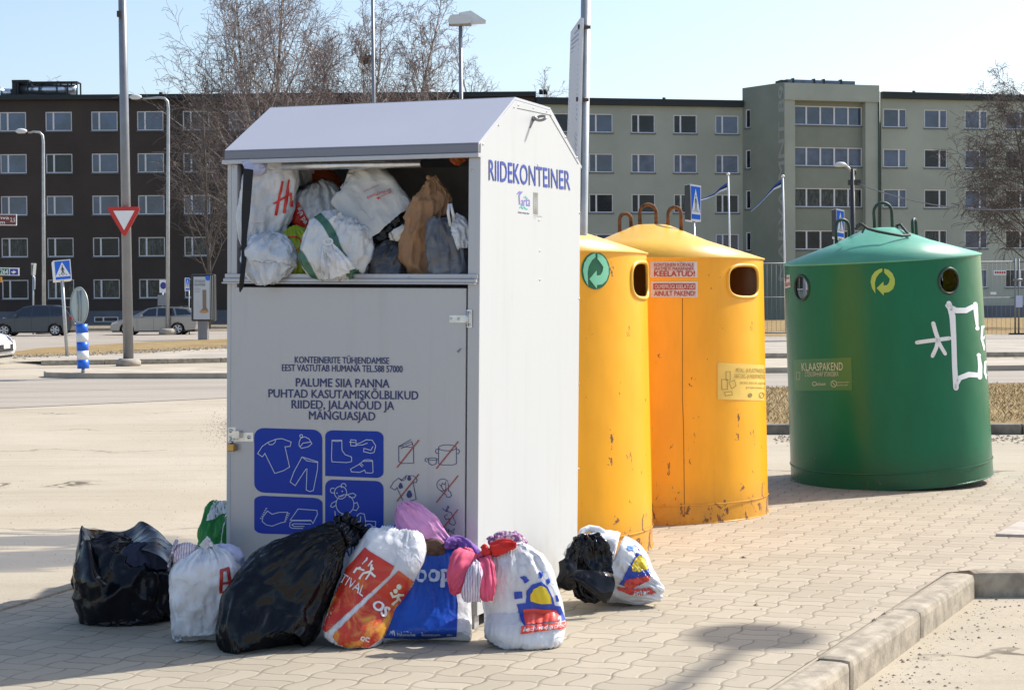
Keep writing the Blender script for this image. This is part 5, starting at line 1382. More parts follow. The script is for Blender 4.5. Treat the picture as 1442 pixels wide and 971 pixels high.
def shell(mb, rb, rt, h, holes, n=160, m=90, inner=False):
    """cylinder wall with holes (angle, z, half width, half height, exponent) cut through it"""
    idx = {}; vs = []; fs = []
    def R(z): return rb + (rt - rb) * z / h
    def inside(a, z):
        for (ha, hz, hw, hh, ex) in holes:
            da = (a - ha + math.pi) % (2 * math.pi) - math.pi
            u = da * R(hz) / hw; w = (z - hz) / hh
            if abs(u) ** ex + abs(w) ** ex < 1: return True
        return False
    def snap(a, z):
        for (ha, hz, hw, hh, ex) in holes:
            da = (a - ha + math.pi) % (2 * math.pi) - math.pi
            u = da * R(hz) / hw; w = (z - hz) / hh
            r = (abs(u) ** ex + abs(w) ** ex) ** (1 / ex)
            if 0.6 < r < 1.7:
                k = 1 / r
                return ha + da * k, hz + (z - hz) * k
        return a, z
    cells = [[not inside(2 * math.pi * (i + .5) / n, h * (j + .5) / m) for i in range(n)] for j in range(m)]
    touch = set()
    for j in range(m):
        for i in range(n):
            if not cells[j][i]:
                for dj in (0, 1):
                    for di in (0, 1): touch.add(((i + di) % n, j + dj))
    for j in range(m + 1):
        for i in range(n):
            a, z = 2 * math.pi * i / n, h * j / m
            if (i, j) in touch: a, z = snap(a, z)
            r = R(z); idx[(i, j)] = len(vs); vs.append((r * math.cos(a), r * math.sin(a), z))
    for j in range(m):
        for i in range(n):
            if cells[j][i]: fs.append((idx[(i, j)], idx[((i + 1) % n, j)], idx[((i + 1) % n, j + 1)], idx[(i, j + 1)]))
    mb.add(vs, fs, 0, True)
def bin_(label, x, y, rz, body, lidm, rings, loops, holes, rx=0, ry=0, z=0.0, rb=0.815, rt=0.785, h=1.785, group='recycling bell bins beside the container'):
    Mx = Matrix.Translation((x, y, z)) @ Matrix.Rotation(rx, 4, 'X') @ Matrix.Rotation(ry, 4, 'Y') @ Matrix.Rotation(rz, 4, 'Z')
    b = thing('recycling_bin', label, 'recycling bin', M=Mx, group=group)
    mb = MB(Mx); shell(mb, rb, rt, h, holes)
    mb.lathe([(rb + 0.001, 0.0), (rb + 0.005, 0.002), (rb + 0.005, 0.012), (rb + 0.001, 0.013)], 96)
    o = build(mb, 'body', body, b, recalc=False)
    mb = MB(Mx); mb.lathe([(rb + 0.0015, 0.125), (rb + 0.0055, 0.13), (rb + 0.0015, 0.137)], 96); build(mb, 'weld_seam', body, o, recalc=False)
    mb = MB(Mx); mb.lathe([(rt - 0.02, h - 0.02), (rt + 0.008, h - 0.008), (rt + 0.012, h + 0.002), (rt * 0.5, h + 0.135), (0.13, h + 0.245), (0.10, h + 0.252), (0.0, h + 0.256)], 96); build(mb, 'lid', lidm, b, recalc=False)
    mb = MB(Mx); mb.lathe([(0.0, 0.012), (rb - 0.03, 0.012), (rb - 0.035, 0.06)], 64); build(mb, 'floor', M_liner, b, recalc=False)
    for (ha, hz, hw, hh, ex) in holes:
        pts = []
        for k in range(48):
            q = 2 * math.pi * k / 48
            cs, sn = math.cos(q), math.sin(q)
            r = (abs(cs) ** ex + abs(sn) ** ex) ** (-1 / ex)
            a = ha + cs * r * hw / rt; zz = hz + sn * r * hh
            R = rb + (rt - rb) * zz / h
            pts.append((R * math.cos(a), R * math.sin(a), zz))
        mb = MB(Mx); mb.tube(pts, 0.012, 8, 0, closed=True); build(mb, 'hole_rim', rings, b)
    for (ang, rad, hgt, wid, tw) in loops:
        c = Vector((rad * math.cos(ang), rad * math.sin(ang), h + 0.27 - rad * 0.34))
        d = Vector((math.cos(tw), math.sin(tw), 0))
        pts = [c - d * wid + Vector((0, 0, -0.05)), c - d * wid + Vector((0, 0, hgt - wid))] + [c + d * wid * -math.cos(t) + Vector((0, 0, hgt - wid + wid * math.sin(t))) for t in [math.pi * k / 8 for k in range(1, 8)]] + [c + d * wid + Vector((0, 0, hgt - wid)), c + d * wid + Vector((0, 0, -0.05))]
        mb = MB(Mx); mb.tube(pts, 0.0135, 10); build(mb, 'lifting_loop', M_rusty if body is M_yel else M_dkgreen, b)
    return b, o, Mx
def ang_at(x, y, px, py, r, far=False):
    """angle on the bin wall seen at this place"""
    d = ray(px, py); dx, dy = d.x, d.y
    ox, oy = -x, -y
    A = dx * dx + dy * dy; B = ox * dx + oy * dy; C = ox * ox + oy * oy - r * r
    t = (-B + (1 if far else -1) * math.sqrt(max(0, B * B - A * C))) / A
    return math.atan2(oy + t * dy, ox + t * dx)
x1, y1 = 0.04, 10.32; x2, y2 = 1.0, 12.0
holes1 = [(ang_at(x1, y1, 906, 386, .79), 1.62, 0.19, 0.108, 3.2), (ang_at(x1, y1, 906, 386, .79) + 2.4, 1.62, 0.19, 0.108, 3.2)]
YA, oYA, MA = bin_('front yellow recycling bin half hidden behind the white container', x1, y1, 0, M_yel, M_yeltop, M_yeltop, [(0.3, 0.25, 0.15, 0.045, 1.2), (2.4, 0.25, 0.15, 0.045, 0.3), (4.4, 0.25, 0.15, 0.045, 2.4)], holes1)
h2a = ang_at(x2, y2, 1051, 398, .79)
YB, oYB, MBn = bin_('yellow recycling bin with red and white stickers between the other two bins', x2, y2, 0, M_yel, M_yeltop, M_yeltop,
                    [(R_(-22), 0.17, 0.16, 0.05, R_(-30)), (R_(110), 0.06, 0.15, 0.06, R_(10)), (R_(165), 0.19, 0.13, 0.045, R_(20))], [(h2a, 1.625, 0.19, 0.11, 3.2), (h2a + 2.0, 1.625, 0.19, 0.11, 3.2)])
x3, y3 = 3.12, 13.86
ga, gb_ = ang_at(x3, y3, 1141, 408, .79), ang_at(x3, y3, 1349, 396, .79)
GA, oGA, MG = bin_('leaning green glass recycling bin with white graffiti', x3, y3, 0, M_grn, M_grntop, M_dkgreen, [(R_(170), 0.30, 0.17, 0.06, R_(15)), (R_(60), 0.1, 0.22, 0.075, R_(5)), (R_(20), 0.33, 0.15, 0.05, R_(60))],
                    [(ga, 1.60, 0.098, 0.098, 2), (gb_, 1.60, 0.098, 0.098, 2), (ang_at(x3, y3, 1146, 408, .79, True), 1.57, 0.15, 0.13, 2), (ang_at(x3, y3, 1349, 396, .79, True), 1.60, 0.098, 0.098, 2)], rx=R_(2.2), ry=R_(-3.0), z=0.045)
# a bag's yellow print glimpsed inside the green bin's right hole
b_ = tag(bag('plastic_bag', [(1336, 410, 9), (1338, 400, 12), (1338, 388, 12), (1338, 378, 7)], P_yellow, Y=13.55, thick=0.6, seed=61, ca=0.01, cf=10, n=40, floor=lambda v: v), 'yellow plastic bag showing in the right hole of the green bin', 'bag')
mb = MB()
pc = lambda px, py, Y: PD(px, py, Y)
mb.tube([pc(1205, 322, 13.6), pc(1213, 315, 13.5), pc(1222, 322, 13.5), pc(1236, 326, 13.45), pc(1252, 329, 13.4), pc(1270, 332, 13.45), pc(1281, 331, 13.5), pc(1276, 326, 13.6), pc(1268, 316, 13.75), pc(1262, 318, 13.8), pc(1266, 328, 13.7)], 0.011, 8)
mb.tube([pc(1206, 318, 13.6), pc(1211, 314, 13.55), pc(1218, 320, 13.5), pc(1214, 328, 13.5)], 0.008, 8)
build(mb, 'cable_sling', mat("dark_cable", (0.03, 0.035, 0.03), 0.6), GA)
M_stick = mat("white_sticker", (0.66, 0.60, 0.58), 0.5, var=0.08, vs=8)
M_stickred = mat("faded_red_ink", (0.45, 0.055, 0.05), 0.5)
bv = bvh_of(oYB)
def sticker(parent, bv, name, q, m, lines, mi, rot=0):
    s = decal(name, D2().poly(q), bv, m, parent, 4, 0.003)
    for t, a, bo in lines: decal('lettering', D2().text(t, a, bo), bv, mi, s, 4, 0.006)
    return s
sticker(oYB, bv, 'sticker', [(916, 368), (982, 368), (982, 390.5), (916, 390.5)], M_stick, [("KONTEINERI KÕRVALE", rq(921, 370.3, 977, 375.2), .01), ("JÄÄTMETE MAHAPANEK", rq(921, 376, 977.5, 380.5), .01), ("KEELATUD!", rq(921, 381.5, 978.5, 389), .03)], M_stickred)
s = sticker(oYB, bv, 'sticker', [(916.5, 396), (982.5, 396), (982.5, 418.5), (916.5, 418.5)], M_stick, [("AINULT PAKEND!", rq(921, 409.6, 979, 416.5), .02)], M_stickred)
decal('red_strip', D2().rect(920, 399, 979, 407.6), bv, M_stickred, s, 4, 0.006)
decal('lettering', D2().text("OLMEPRÜGI KEELATUD!", rq(922, 400.6, 978, 406.2), .02), bv, M_stick, s, 4, 0.009)
M_paleyel = mat("pale_yellow_sticker", (0.78, 0.52, 0.11), 0.45, var=0.06, vs=6)
M_olive = mat("olive_ink", (0.26, 0.20, 0.05), 0.5)
s = sticker(oYB, bv, 'sticker', [(1010, 510), (1080, 514), (1080, 564), (1010, 562)], M_paleyel, [("METALL- JA PLASTPAKEND", ((1036, 518), (1077, 519), (1077, 525), (1036, 524)), .0), ("KARTONG- JA PABERPAKEND", ((1034, 526), (1077, 527), (1077, 533), (1034, 532)), .0), ("металл, пластик, картон", ((1042, 537), (1077, 538), (1077, 542), (1042, 541)), .0), ("упаковка", ((1050, 544), (1076, 545), (1076, 548), (1050, 547)), .0)], M_olive)
d2 = D2()
d2.stroke([(1022, 523), (1028, 523), (1028, 535), (1022, 535)], 0.7, True); d2.stroke([(1016, 534), (1024, 534), (1024, 548), (1016, 548)], 0.7, True); d2.stroke([(1026, 538), (1034, 535), (1036, 543), (1030, 547)], 0.7, True); d2.stroke([(1020, 552), (1030, 551), (1031, 556), (1021, 557)], 0.7, True); d2.ell(1056, 556, 3, 3, 12); d2.stroke(arcp(1072, 556, 3.4, 3.8, 0, 360), 0.8); d2.stroke([(1070, 558.5), (1074, 553.5)], 0.7)
decal('carton_drawing', d2, bv, M_olive, s, 4, 0.006)
# weld line down the wall
d2 = D2(); d2.stroke([(961, 420), (961, 560), (962.5, 600), (964, 728)], 0.9); decal('seam_line', d2, bv, mat("rust_line", (0.22, 0.10, 0.02), 0.8), oYB, 4, 0.002)
# twin arrow emblem
def emblem(parent, bv, cx, cy, rx, ry, mdisc, mlight, disc=True):
    par = decal('emblem_disc', D2().ell(cx, cy, rx * 1.12, ry * 1.12, 40), bv, mdisc, parent, 3, 0.003) if disc else parent
    f = lambda pts: [(cx + a * rx, cy - b * ry) for a, b in pts]
    lf = [(-.6, -.92), (-.88, -.5), (-1, 0), (-.9, .45), (-.65, .78), (-.3, .98), (-.03, 1.05), (-.03, .80), (-.3, .62), (-.55, .27), (-.64, -.1), (-.62, -.5)]
    rt = [(.13, 1.03), (.5, .92), (.8, .65), (1, .2), (1, -.2), (.84, -.58), (.5, -.82), (.1, -.86), (.08, -1.08), (-.5, -.5), (.06, .02), (.08, -.30), (.36, -.26), (.52, -.05), (.58, .22), (.36, .48), (.13, .70)]
    for s_ in (lf, rt): decal('emblem_arrow', D2().poly(f(s_)), bv, mlight, par, 3, 0.006)
bv1 = bvh_of(oYA)
emblem(oYA, bv1, 838.5, 381, 18, 23.5, mat("deep_green_print", (0.008, 0.12, 0.05), 0.4), mat("mint_print", (0.22, 0.62, 0.40), 0.4))
bvg = bvh_of(oGA)
emblem(oGA, bvg, 1243, 396.5, 17, 18, mat("bin_green_print", (0.004, 0.13, 0.07), 0.35), mat("lime_print", (0.36, 0.52, 0.08), 0.4), False)
M_gst = mat("green_sticker", (0.035, 0.18, 0.07), 0.35)
s = sticker(oGA, bvg, 'sticker', [(1117, 506), (1199, 503), (1200, 549), (1119, 550)], M_gst, [("KLAASPAKEND", ((1129, 511), (1187, 510), (1187, 521), (1130, 522)), 0.0), ("СТЕКЛЯННАЯ УПАКОВКА", ((1134, 524), (1181, 523.5), (1181, 529.5), (1134, 530)), 0.0), ("klaas", ((1150, 538), (1163, 537.5), (1163, 542), (1150, 542.5)), 0.0), ("lauaklaas portselan", ((1179, 537), (1196, 536.5), (1196, 539), (1179, 539.5)), 0.0), ("aknaklaas peegel", ((1179, 541), (1194, 540.5), (1194, 543), (1179, 543.5)), 0.0)], mat("pale_sticker_ink", (0.55, 0.60, 0.48), 0.5))
d2 = D2(); d2.stroke(arcp(1174.5, 540, 4, 4.4, 0, 360, 16), 0.9); d2.stroke([(1172, 537), (1177, 543)], 0.9); d2.stroke([(1122, 524), (1122, 534), (1127, 534), (1127, 524)], 0.6, True); d2.stroke(arcp(1147, 540, 2.6, 2.8, 30, 330, 10), 1.0)
decal('jar_drawing', d2, bvg, mat("pale_sticker_line", (0.45, 0.52, 0.40), 0.5), s, 4, 0.006)
s = sticker(oGA, bvg, 'sticker', [(1104.5, 388), (1112.5, 386.5), (1113.5, 404), (1106, 406)], M_stick, [("KEELATUD", ((1106, 398.5), (1112.5, 397), (1112.9, 402), (1106.4, 403.5)), .02), ("jäätmete", ((1105.4, 390.6), (1112, 389), (1112.2, 393), (1105.8, 394.6)), .02)], M_stickred)
M_spray = mat("white_spray_paint", (0.78, 0.80, 0.80), 0.6)
d2 = D2()
for l, w in (([(1314, 455), (1317, 466), (1321, 478)], 7), ([(1291, 482), (1305, 480), (1337, 476)], 6.5), ([(1321, 478), (1318, 490), (1313, 501)], 6.5), ([(1320, 478), (1325, 488), (1331, 498)], 6),
             ([(1336, 427), (1341, 445), (1343, 480), (1344, 515), (1346, 546)], [9, 10, 8.5, 8.5, 9]), ([(1334, 430), (1346, 437), (1360, 437), (1373, 430)], [8, 9, 9, 8]), ([(1373, 428), (1374.5, 445), (1376, 462)], [8, 7, 4]), ([(1345, 546), (1351, 532), (1364, 527), (1379, 528)], [5, 8, 9, 8]), ([(1379.5, 531), (1380, 515), (1378, 500)], [8, 7, 5]),
             ([(1382, 478), (1389, 472), (1387.5, 459), (1383, 460), (1382, 476), (1386, 491), (1390.5, 488)], 3.6), ([(1391, 508), (1387, 510), (1386.5, 524), (1389, 531), (1391.5, 528)], 3.8)):
    w = [x * 0.85 for x in w] if isinstance(w, list) else w * 0.85
    d2.stroke(l, w)
    for e in (l[0], l[-1]): d2.ell(e[0], e[1], (w[0] if isinstance(w, list) else w) * 0.46, (w[0] if isinstance(w, list) else w) * 0.46, 12)
decal('graffiti', d2, bvg, M_spray, oGA, 3, 0.003)

# ------------------------------------------------------------------ poles, lamps and signs
M_galv = mat("galvanised_steel", (0.40, 0.42, 0.43), 0.45, 0.55, var=0.12, vs=6, bump=0.1, bs=40)
M_pole = mat("grey_pole_paint", (0.22, 0.23, 0.25), 0.4, 0.3, var=0.1, vs=2)
M_lampw = mat("lamp_housing", (0.60, 0.62, 0.63), 0.4)
M_base = mat("concrete_footing", (0.33, 0.29, 0.24), 0.9, var=0.2, vs=6, bump=0.4)
M_sblue = mat("sign_blue", (0.010, 0.13, 0.66), 0.35)
M_swhite = mat("sign_white", (0.78, 0.79, 0.80), 0.4)
M_sblack = mat("sign_black", (0.012, 0.012, 0.012), 0.5)
M_sred = mat("sign_red", (0.50, 0.025, 0.02), 0.35)
M_sback = mat("sign_back", (0.36, 0.38, 0.37), 0.5, 0.4)
M_dark = mat("dark_metal", (0.03, 0.03, 0.032), 0.5)
def pole(name, label, cat, base, top, r0, r1, group=None, foot=0.0, m=M_galv, n=14):
    root = thing(name, label, cat, base, group)
    mb = MB(); mb.cyl(base, top, r0, n, 0, r1); build(mb, 'pole', m, root)
    if foot:
        mb = MB(); mb.lathe([(0, 0.0), (foot, 0.0), (foot, 0.12), (foot * 0.75, 0.18), (0, 0.18)], 16, base); build(mb, 'footing', M_base, root)
    return root
def flat(root, name, pts_px, Y, m, th=0.03, parent=None):
    """flat plate whose outline sits at depth Y, facing the camera side"""
    pts = [PD(a, b, Y) for a, b in pts_px]
    mb = MB(); mb.prism(pts, (0, th, 0)); return build(mb, name, m, parent or root)
def plate_print(parent, name, d2, m, off=0.004):
    return decal(name, d2, bvh_of(parent), m, parent, 0, off, False)
# tall grey mast with the give way sign
b0 = G(181, 515); YM = b0.y
pm = pole('lamp_mast', 'tall grey mast carrying a red and white give way sign on the left island', 'mast', b0, PD(170, -140, YM), 0.125, 0.09, None, 0.30, M_pole)
mb = MB(); q = PD(168, 20, YM - 0.1); mb.box(q, (0.1, 0.1, 0.14)); build(mb, 'bracket', M_dark, pm)
sg = flat(pm, 'give_way_sign', [(152.5, 291.5), (195, 291), (197, 295), (177, 332), (173.5, 332), (152, 296)], YM - 0.2, M_sred)
plate_print(sg, 'sign_face', D2().poly([(159.5, 296.8), (189.6, 296.4), (174.8, 324)]), M_swhite)
GL = 'curved arm street lamps before the brown building'
def arm_lamp(label, pxb, pyb, pxt, pyt, pxh, pyh, group, r=0.085):
    b = G(pxb, pyb); Y = b.y
    root = thing('street_lamp', label, 'street lamp', b, group)
    t = PD(pxt, pyt + 14, Y); e = PD(pxh + 10, pyh + 2, Y); rr = [PD(pxt - 1, pyt + 5, Y), PD(pxt - 5, pyt + 0.5, Y), PD(pxt - 14, pyt - 0.5, Y)]
    mb = MB(); mb.tube([b, t.lerp(b, 0.4), t] + rr + [e], [r * 1.15, r, r * 0.85, r * 0.75, r * 0.7, r * 0.65, r * 0.55], 10); build(mb, 'pole', M_galv, root)
    mb = MB(); h = PD(pxh, pyh, Y); w = 0.36
    mb.lathe([(0, -0.10), (0.12, -0.10), (0.20, -0.02), (0.19, 0.06), (0.1, 0.13), (0, 0.15)], 14, (0, 0, 0))
    mb.v = [Vector((v.x * 1.5, v.y * 0.8, v.z)) + h for v in mb.v]; build(mb, 'lamp_head', M_lampw, root)
    mb = MB(); mb.lathe([(0, 0.0), (0.42, 0.0), (0.42, 0.22), (0.3, 0.32), (0, 0.32)], 14, b); build(mb, 'footing', M_base, root)
    return root
arm_lamp('shorter street lamp with a curved arm near the left edge', 62, 470.5, 61, 186, 30, 185, GL)
arm_lamp('taller street lamp with a curved arm beside the silver estate car', 236, 471.5, 237, 138, 191, 137, GL)
# twin head lamp and thin mast far behind the container
Y3 = 60.0
tl = thing('street_lamp', 'street lamp with two flat heads on a straight post above the container roof', 'street lamp', (PD(650, 400, Y3).x, Y3, 0))
mb = MB(); b = Vector((PD(651, 400, Y3).x, Y3, 0)); mb.cyl(b, PD(648.5, 36, Y3), 0.10, 12, 0, 0.065); build(mb, 'pole', M_pole, tl)
for pts in ([(630.5, 28), (634, 21.5), (645, 20), (662, 23.5), (664, 30), (660, 33), (633, 34)], [(646, 18), (663, 15), (684.5, 29), (684, 31.5), (664, 33), (655, 26)]):
    fl_ = flat(tl, 'lamp_head', pts, Y3 + (-0.15 if pts[0][0] < 640 else 0.2), M_lampw, 0.35)
mb = MB(); mb.span((PD(632, 35, Y3).x, Y3 - 0.1, PD(632, 37, Y3).z), (PD(664, 35, Y3).x, Y3 + 0.1, PD(632, 33.5, Y3).z)); build(mb, 'bracket', M_base, tl)
p = G(527, 470)
pole('flood_mast', 'thin dark mast rising out of the picture before the bare birch with the nest', 'mast', Vector((PD(529, 400, 70).x, 70, 0)), PD(524, -60, 70), 0.11, 0.06, None, 0, M_pole, 10)
# leaning galvanised pole with the notice board
Yp = 10.05
bp = Vector((PD(812, 500, Yp).x, Yp, 0.0))
lp = pole('sign_pole', 'leaning galvanised pole with a tall notice board behind the container', 'pole', bp, PD(826, -60, Yp), 0.030, 0.030, None, 0.0, M_galv, 18)
c0 = [PD(817.5, 25, 9.98), PD(803.5, 45, 10.5), PD(797, 240, 10.5), PD(811, 300, 9.98)]
mb = MB(); nn = (c0[1] - c0[0]).cross(c0[3] - c0[0]).normalized() * -0.012
mb.prism(c0, nn); pn = build(mb, 'notice_board', mat("notice_white", (0.55, 0.57, 0.62), 0.5), lp)
mb = MB(); mb.prism([c0[0] + Vector((0, 0.003, 0)), c0[0] + _R * 0.022 + Vector((0, 0.02, 0)), c0[3] + _R * 0.022 + Vector((0, 0.02, 0)), c0[3] + Vector((0, 0.003, 0))], (0, 0.012, 0)); build(mb, 'board_frame', M_galv, pn)
mb = MB()
for py in (38, 140): q = PD(822 if py < 100 else 819.5, py, Yp - 0.03); mb.cyl(q - _R * 0.035, q + _R * 0.04, 0.014, 10)
build(mb, 'clamp', M_dark, lp)
lines = D2()
for k in range(34):
    if k in (5, 6, 19, 20, 27): continue
    v0 = 0.05 + k * 0.027
    a = quadmap(((817.5, 25), (803.5, 45), (797, 240), (811, 300)), 0.12, v0); b = quadmap(((817.5, 25), (803.5, 45), (797, 240), (811, 300)), 0.88 - 0.3 * ((k * 37) % 5 == 0), v0)
    lines.stroke([a, b], 2.0)
decal('small_print', lines, bvh_of(pn), mat("grey_blue_print", (0.28, 0.30, 0.40), 0.6), pn, 0, 0.002, False)
# crossing signs
def walker(cx, cy, s, sx=1.0):
    d = D2(); f = lambda *p: [(cx + a * s * sx, cy + b * s) for a, b in p]
    d.ell(cx + 0.0 * s, cy - 0.62 * s, 0.12 * s * sx, 0.12 * s, 10)
    d.poly(f((-.12, -.46), (.12, -.46), (.14, .05), (-.10, .05)))
    d.stroke(f((.02, 0), (.18, .35), (.42, .72)), .14 * s); d.stroke(f((-.02, 0), (-.12, .38), (-.38, .70)), .14 * s)
    d.stroke(f((.08, -.4), (.28, -.1), (.34, .12)), .10 * s); d.stroke(f((-.08, -.4), (-.26, -.14), (-.36, .06)), .10 * s)
    for k in (-.75, 0.0, .75): d.poly(f((k - .13, .74), (k + .02, .66), (k + .14, .80), (k, .88)))
    return d
def cross_sign(label, base, top, Ys, q, edge, sd, group='blue pedestrian crossing signs', r=0.045):
    """lit box sign: q the blue face (tl, tr, br, bl), edge the outline of the dark side"""
    root = thing('crossing_sign', label, 'road sign', base, group)
    mb = MB(); mb.cyl(base, top, r, 10); build(mb, 'post', M_galv, root)
    P = [PD(a, b, Ys) for a, b in q]
    dp = PD(edge[0], edge[1], Ys + sd) - P[0]
    mb = MB(); mb.prism(P, dp); bx = build(mb, 'sign_box', [M_swhite], root)
    qm = lambda u, v: quadmap(q, u, v)
    f1 = D2().poly([qm(.06, .05), qm(.94, .05), qm(.94, .95), qm(.06, .95)])
    blue = plate_print(bx, 'blue_face', f1, M_sblue, 0.006)
    plate_print(bx, 'white_band', D2().poly([qm(.06, .775), qm(.94, .775), qm(.94, .815), qm(.06, .815)]), M_swhite, 0.012)
    tri = plate_print(bx, 'white_triangle', D2().poly([qm(.5, .10), qm(.92, .775), qm(.08, .775)]), M_swhite, 0.012)
    w = walker(0, 0, 1).map(lambda a, b: qm(.5 + a * .26, .50 + b * .30))
    plate_print(bx, 'walker', w, M_sblack, 0.02)
    mb = MB(); o = [p + dp * 0.08 for p in (P[0], P[3])] + [p + dp * 1.02 for p in (P[3], P[0])]
    return root, bx
b = G(95, 508); Yc = b.y
cross_sign('blue pedestrian crossing sign on a slanting post left of the mast', b, PD(86, 372, Yc), Yc - 0.06, ((75, 367), (99, 364.8), (101.3, 393.5), (77.5, 395.5)), (72.5, 369.5), 0.25)
Yc = 48.0
r1, b1_ = cross_sign('blue pedestrian crossing light box above the middle yellow bin', Vector((PD(977, 450, Yc).x, Yc, 0)), PD(977, 300, Yc), Yc - 0.1, ((972, 259), (987.2, 261.5), (987, 312), (973.5, 310.5)), (963.5, 260.5), 0.5)
mb = MB(); P = [PD(963.8, 261, Yc + .1), PD(971.2, 259.8, Yc - 0.12), PD(972.6, 310, Yc - 0.12), PD(964.6, 309, Yc + .1)]; mb.prism(P, (-0.004, -0.02, 0)); build(mb, 'box_side', M_dark, r1)
r2, b2_ = cross_sign('blue pedestrian crossing light box beside the lid of the green bin', Vector((PD(1183, 450, Yc).x, Yc, 0)), PD(1183, 330, Yc), Yc - 0.1, ((1177.5, 293.5), (1189, 296), (1189, 336.5), (1178.5, 334.5)), (1171, 295.5), 0.5)
mb = MB(); P = [PD(1171, 296, Yc + .1), PD(1176.8, 294.3, Yc - 0.12), PD(1177.8, 334, Yc - 0.12), PD(1171.6, 333, Yc + .1)]; mb.prism(P, (-0.004, -0.02, 0)); build(mb, 'box_side', M_dark, r2)
# blue and white bollard with the back of a round sign
b = G(117, 524.5, 0.12); Yb = b.y; pxm = FPX / Yb
bo = thing('bollard', 'blue and white banded bollard with the back of a round sign on the kerb island', 'bollard', b)
mb = MB(); mb.cyl(b, PD(117, 518, Yb), 0.035, 10); mb.cyl(PD(115, 456, Yb), PD(113.5, 408, Yb), 0.03, 10); build(mb, 'post', M_galv, bo)
ys = (518.5, 506, 493.5, 481, 468.5, 456)
for k in range(5):
    mb = MB(); mb.cyl(PD(117.2 - k * 0.4, ys[k], Yb), PD(116.8 - k * 0.4, ys[k + 1] , Yb), 0.118, 20)
    build(mb, 'band', M_sblue if k % 2 == 0 else M_swhite, bo)
mb = MB(); c_ = PD(111.5, 430.5, Yb - 0.02); ax = Vector((0.75, 0.66, 0)); up = Vector((0, 0, 1)); sd = ax.cross(up).normalized()
mb.prism([c_ + (sd * math.cos(t) + up * math.sin(t)) * 0.37 for t in [2 * math.pi * k / 32 for k in range(32)]], ax * 0.02)
sd_ = build(mb, 'round_sign', mat("sign_back_green", (0.42, 0.50, 0.47), 0.5, 0.1), bo)
mb = MB(); mb.tube([c_ + (sd * math.cos(t) + up * math.sin(t)) * 0.37 for t in [2 * math.pi * k / 32 for k in range(32)]], 0.018, 6, closed=True)
build(mb, 'sign_rim', M_sback, sd_)
mb = MB()
for px in (109, 113.5): mb.cyl(PD(px, 409, Yb - 0.08), PD(px + 0.6, 452, Yb - 0.08), 0.022, 8)
build(mb, 'sign_rail', M_galv, sd_)
# advertising pillar
b = G(286.5, 478.5); Ya = b.y
ap = thing('advert_pillar', 'advertising light box on a dark foot at the edge of the dry grass', 'advertising pillar', b)
mb = MB(); mb.span((PD(280, 470, Ya).x, Ya - 0.2, 0), (PD(293, 470, Ya).x, Ya + 0.2, PD(286, 450, Ya).z)); build(mb, 'foot', M_pole, ap)
mb = MB(); z0, z1 = PD(286, 452, Ya).z, PD(286, 386, Ya).z
mb.span((PD(270.5, 420, Ya).x, Ya - 0.25, z0), (PD(303.5, 420, Ya).x, Ya + 0.25, z1)); bx = build(mb, 'light_box', M_dark, ap, bevel=0.06)
pst = plate_print(bx, 'poster', D2().poly([(272.5, 389.5), (295.5, 389.5), (295.5, 449.5), (272.5, 449.5)]), mat("pale_poster", (0.50, 0.54, 0.58), 0.4, var=0.08, vs=0.5), 0.006)
d2 = D2().text("AEG HOOLIDA", rq(274, 394, 289, 397.5), .01); plate_print(bx, 'lettering', D2().text("PEOLE PÕÕSAID", rq(274, 399, 289, 402.5), .01), mat("grey_ink_line", (0.14, 0.15, 0.17), 0.5), 0.012)
d3 = D2()
for k in range(3): d3.stroke([(274, 406 + 2.5 * k), (282, 406 + 2.5 * k)], 0.6)
plate_print(bx, 'small_print', d3, mat("pale_grey_ink", (0.25, 0.26, 0.28), 0.5), 0.012)
plate_print(bx, 'lettering', d2, mat("grey_ink", (0.14, 0.15, 0.17), 0.5), 0.012)
plate_print(bx, 'blue_roundel', D2().ell(292.5, 391.5, 3.4, 3.6, 16), M_sblue, 0.012)
plate_print(bx, 'tower_picture', D2().poly([(285, 408), (290.5, 408), (290.5, 432), (293, 437), (288, 440), (282, 438), (285.5, 434)]), mat("poster_brown", (0.22, 0.17, 0.12), 0.5), 0.012)
plate_print(bx, 'orange_sand', D2().ell(287.5, 438.5, 6.5, 2.0, 16), mat("poster_orange", (0.50, 0.26, 0.10), 0.5), 0.018)
mb = MB()
for px in (298, 300.6): mb.span((PD(px, 420, Ya).x, Ya - 0.262, z0 + 0.05), (PD(px + 1.2, 420, Ya).x, Ya - 0.252, z1 - 0.05))
build(mb, 'side_trim', M_sback, bx)
# direction signs at the left edge
Yd = 55.0
ds = pole('direction_sign', 'brown direction board cut by the left edge', 'road sign', Vector((PD(-34, 400, Yd).x, Yd, 0)), PD(-34, 290, Yd), 0.06, 0.06, 'direction boards at the left edge')
bx = flat(ds, 'board', [(-60, 301), (23.4, 301.5), (23.4, 317.5), (-60, 317)], Yd - 0.1, M_swhite)
plate_print(bx, 'brown_face', D2().poly([(-59, 302.2), (22.4, 302.5), (22.4, 316.4), (-59, 316)]), mat("sign_brown", (0.16, 0.04, 0.03), 0.4), 0.006)
d2 = D2(); d2.text("Eesti Rahva", ((-38, 303.2), (13, 304.2), (13, 308.8), (-38, 308)), .01); d2.text("Muuseum", ((-28, 310), (7, 310.6), (7, 315.2), (-28, 314.6)), .01); d2.text("2,5", ((14.5, 306.6), (21.4, 307), (21.4, 312.4), (14.5, 312)), .01)
plate_print(bx, 'lettering', d2, M_swhite, 0.012)
ds = pole('direction_sign', 'green and blue route number board cut by the left edge', 'road sign', Vector((PD(-24, 420, Yd).x, Yd, 0)), PD(-24, 370, Yd), 0.06, 0.06, 'direction boards at the left edge')
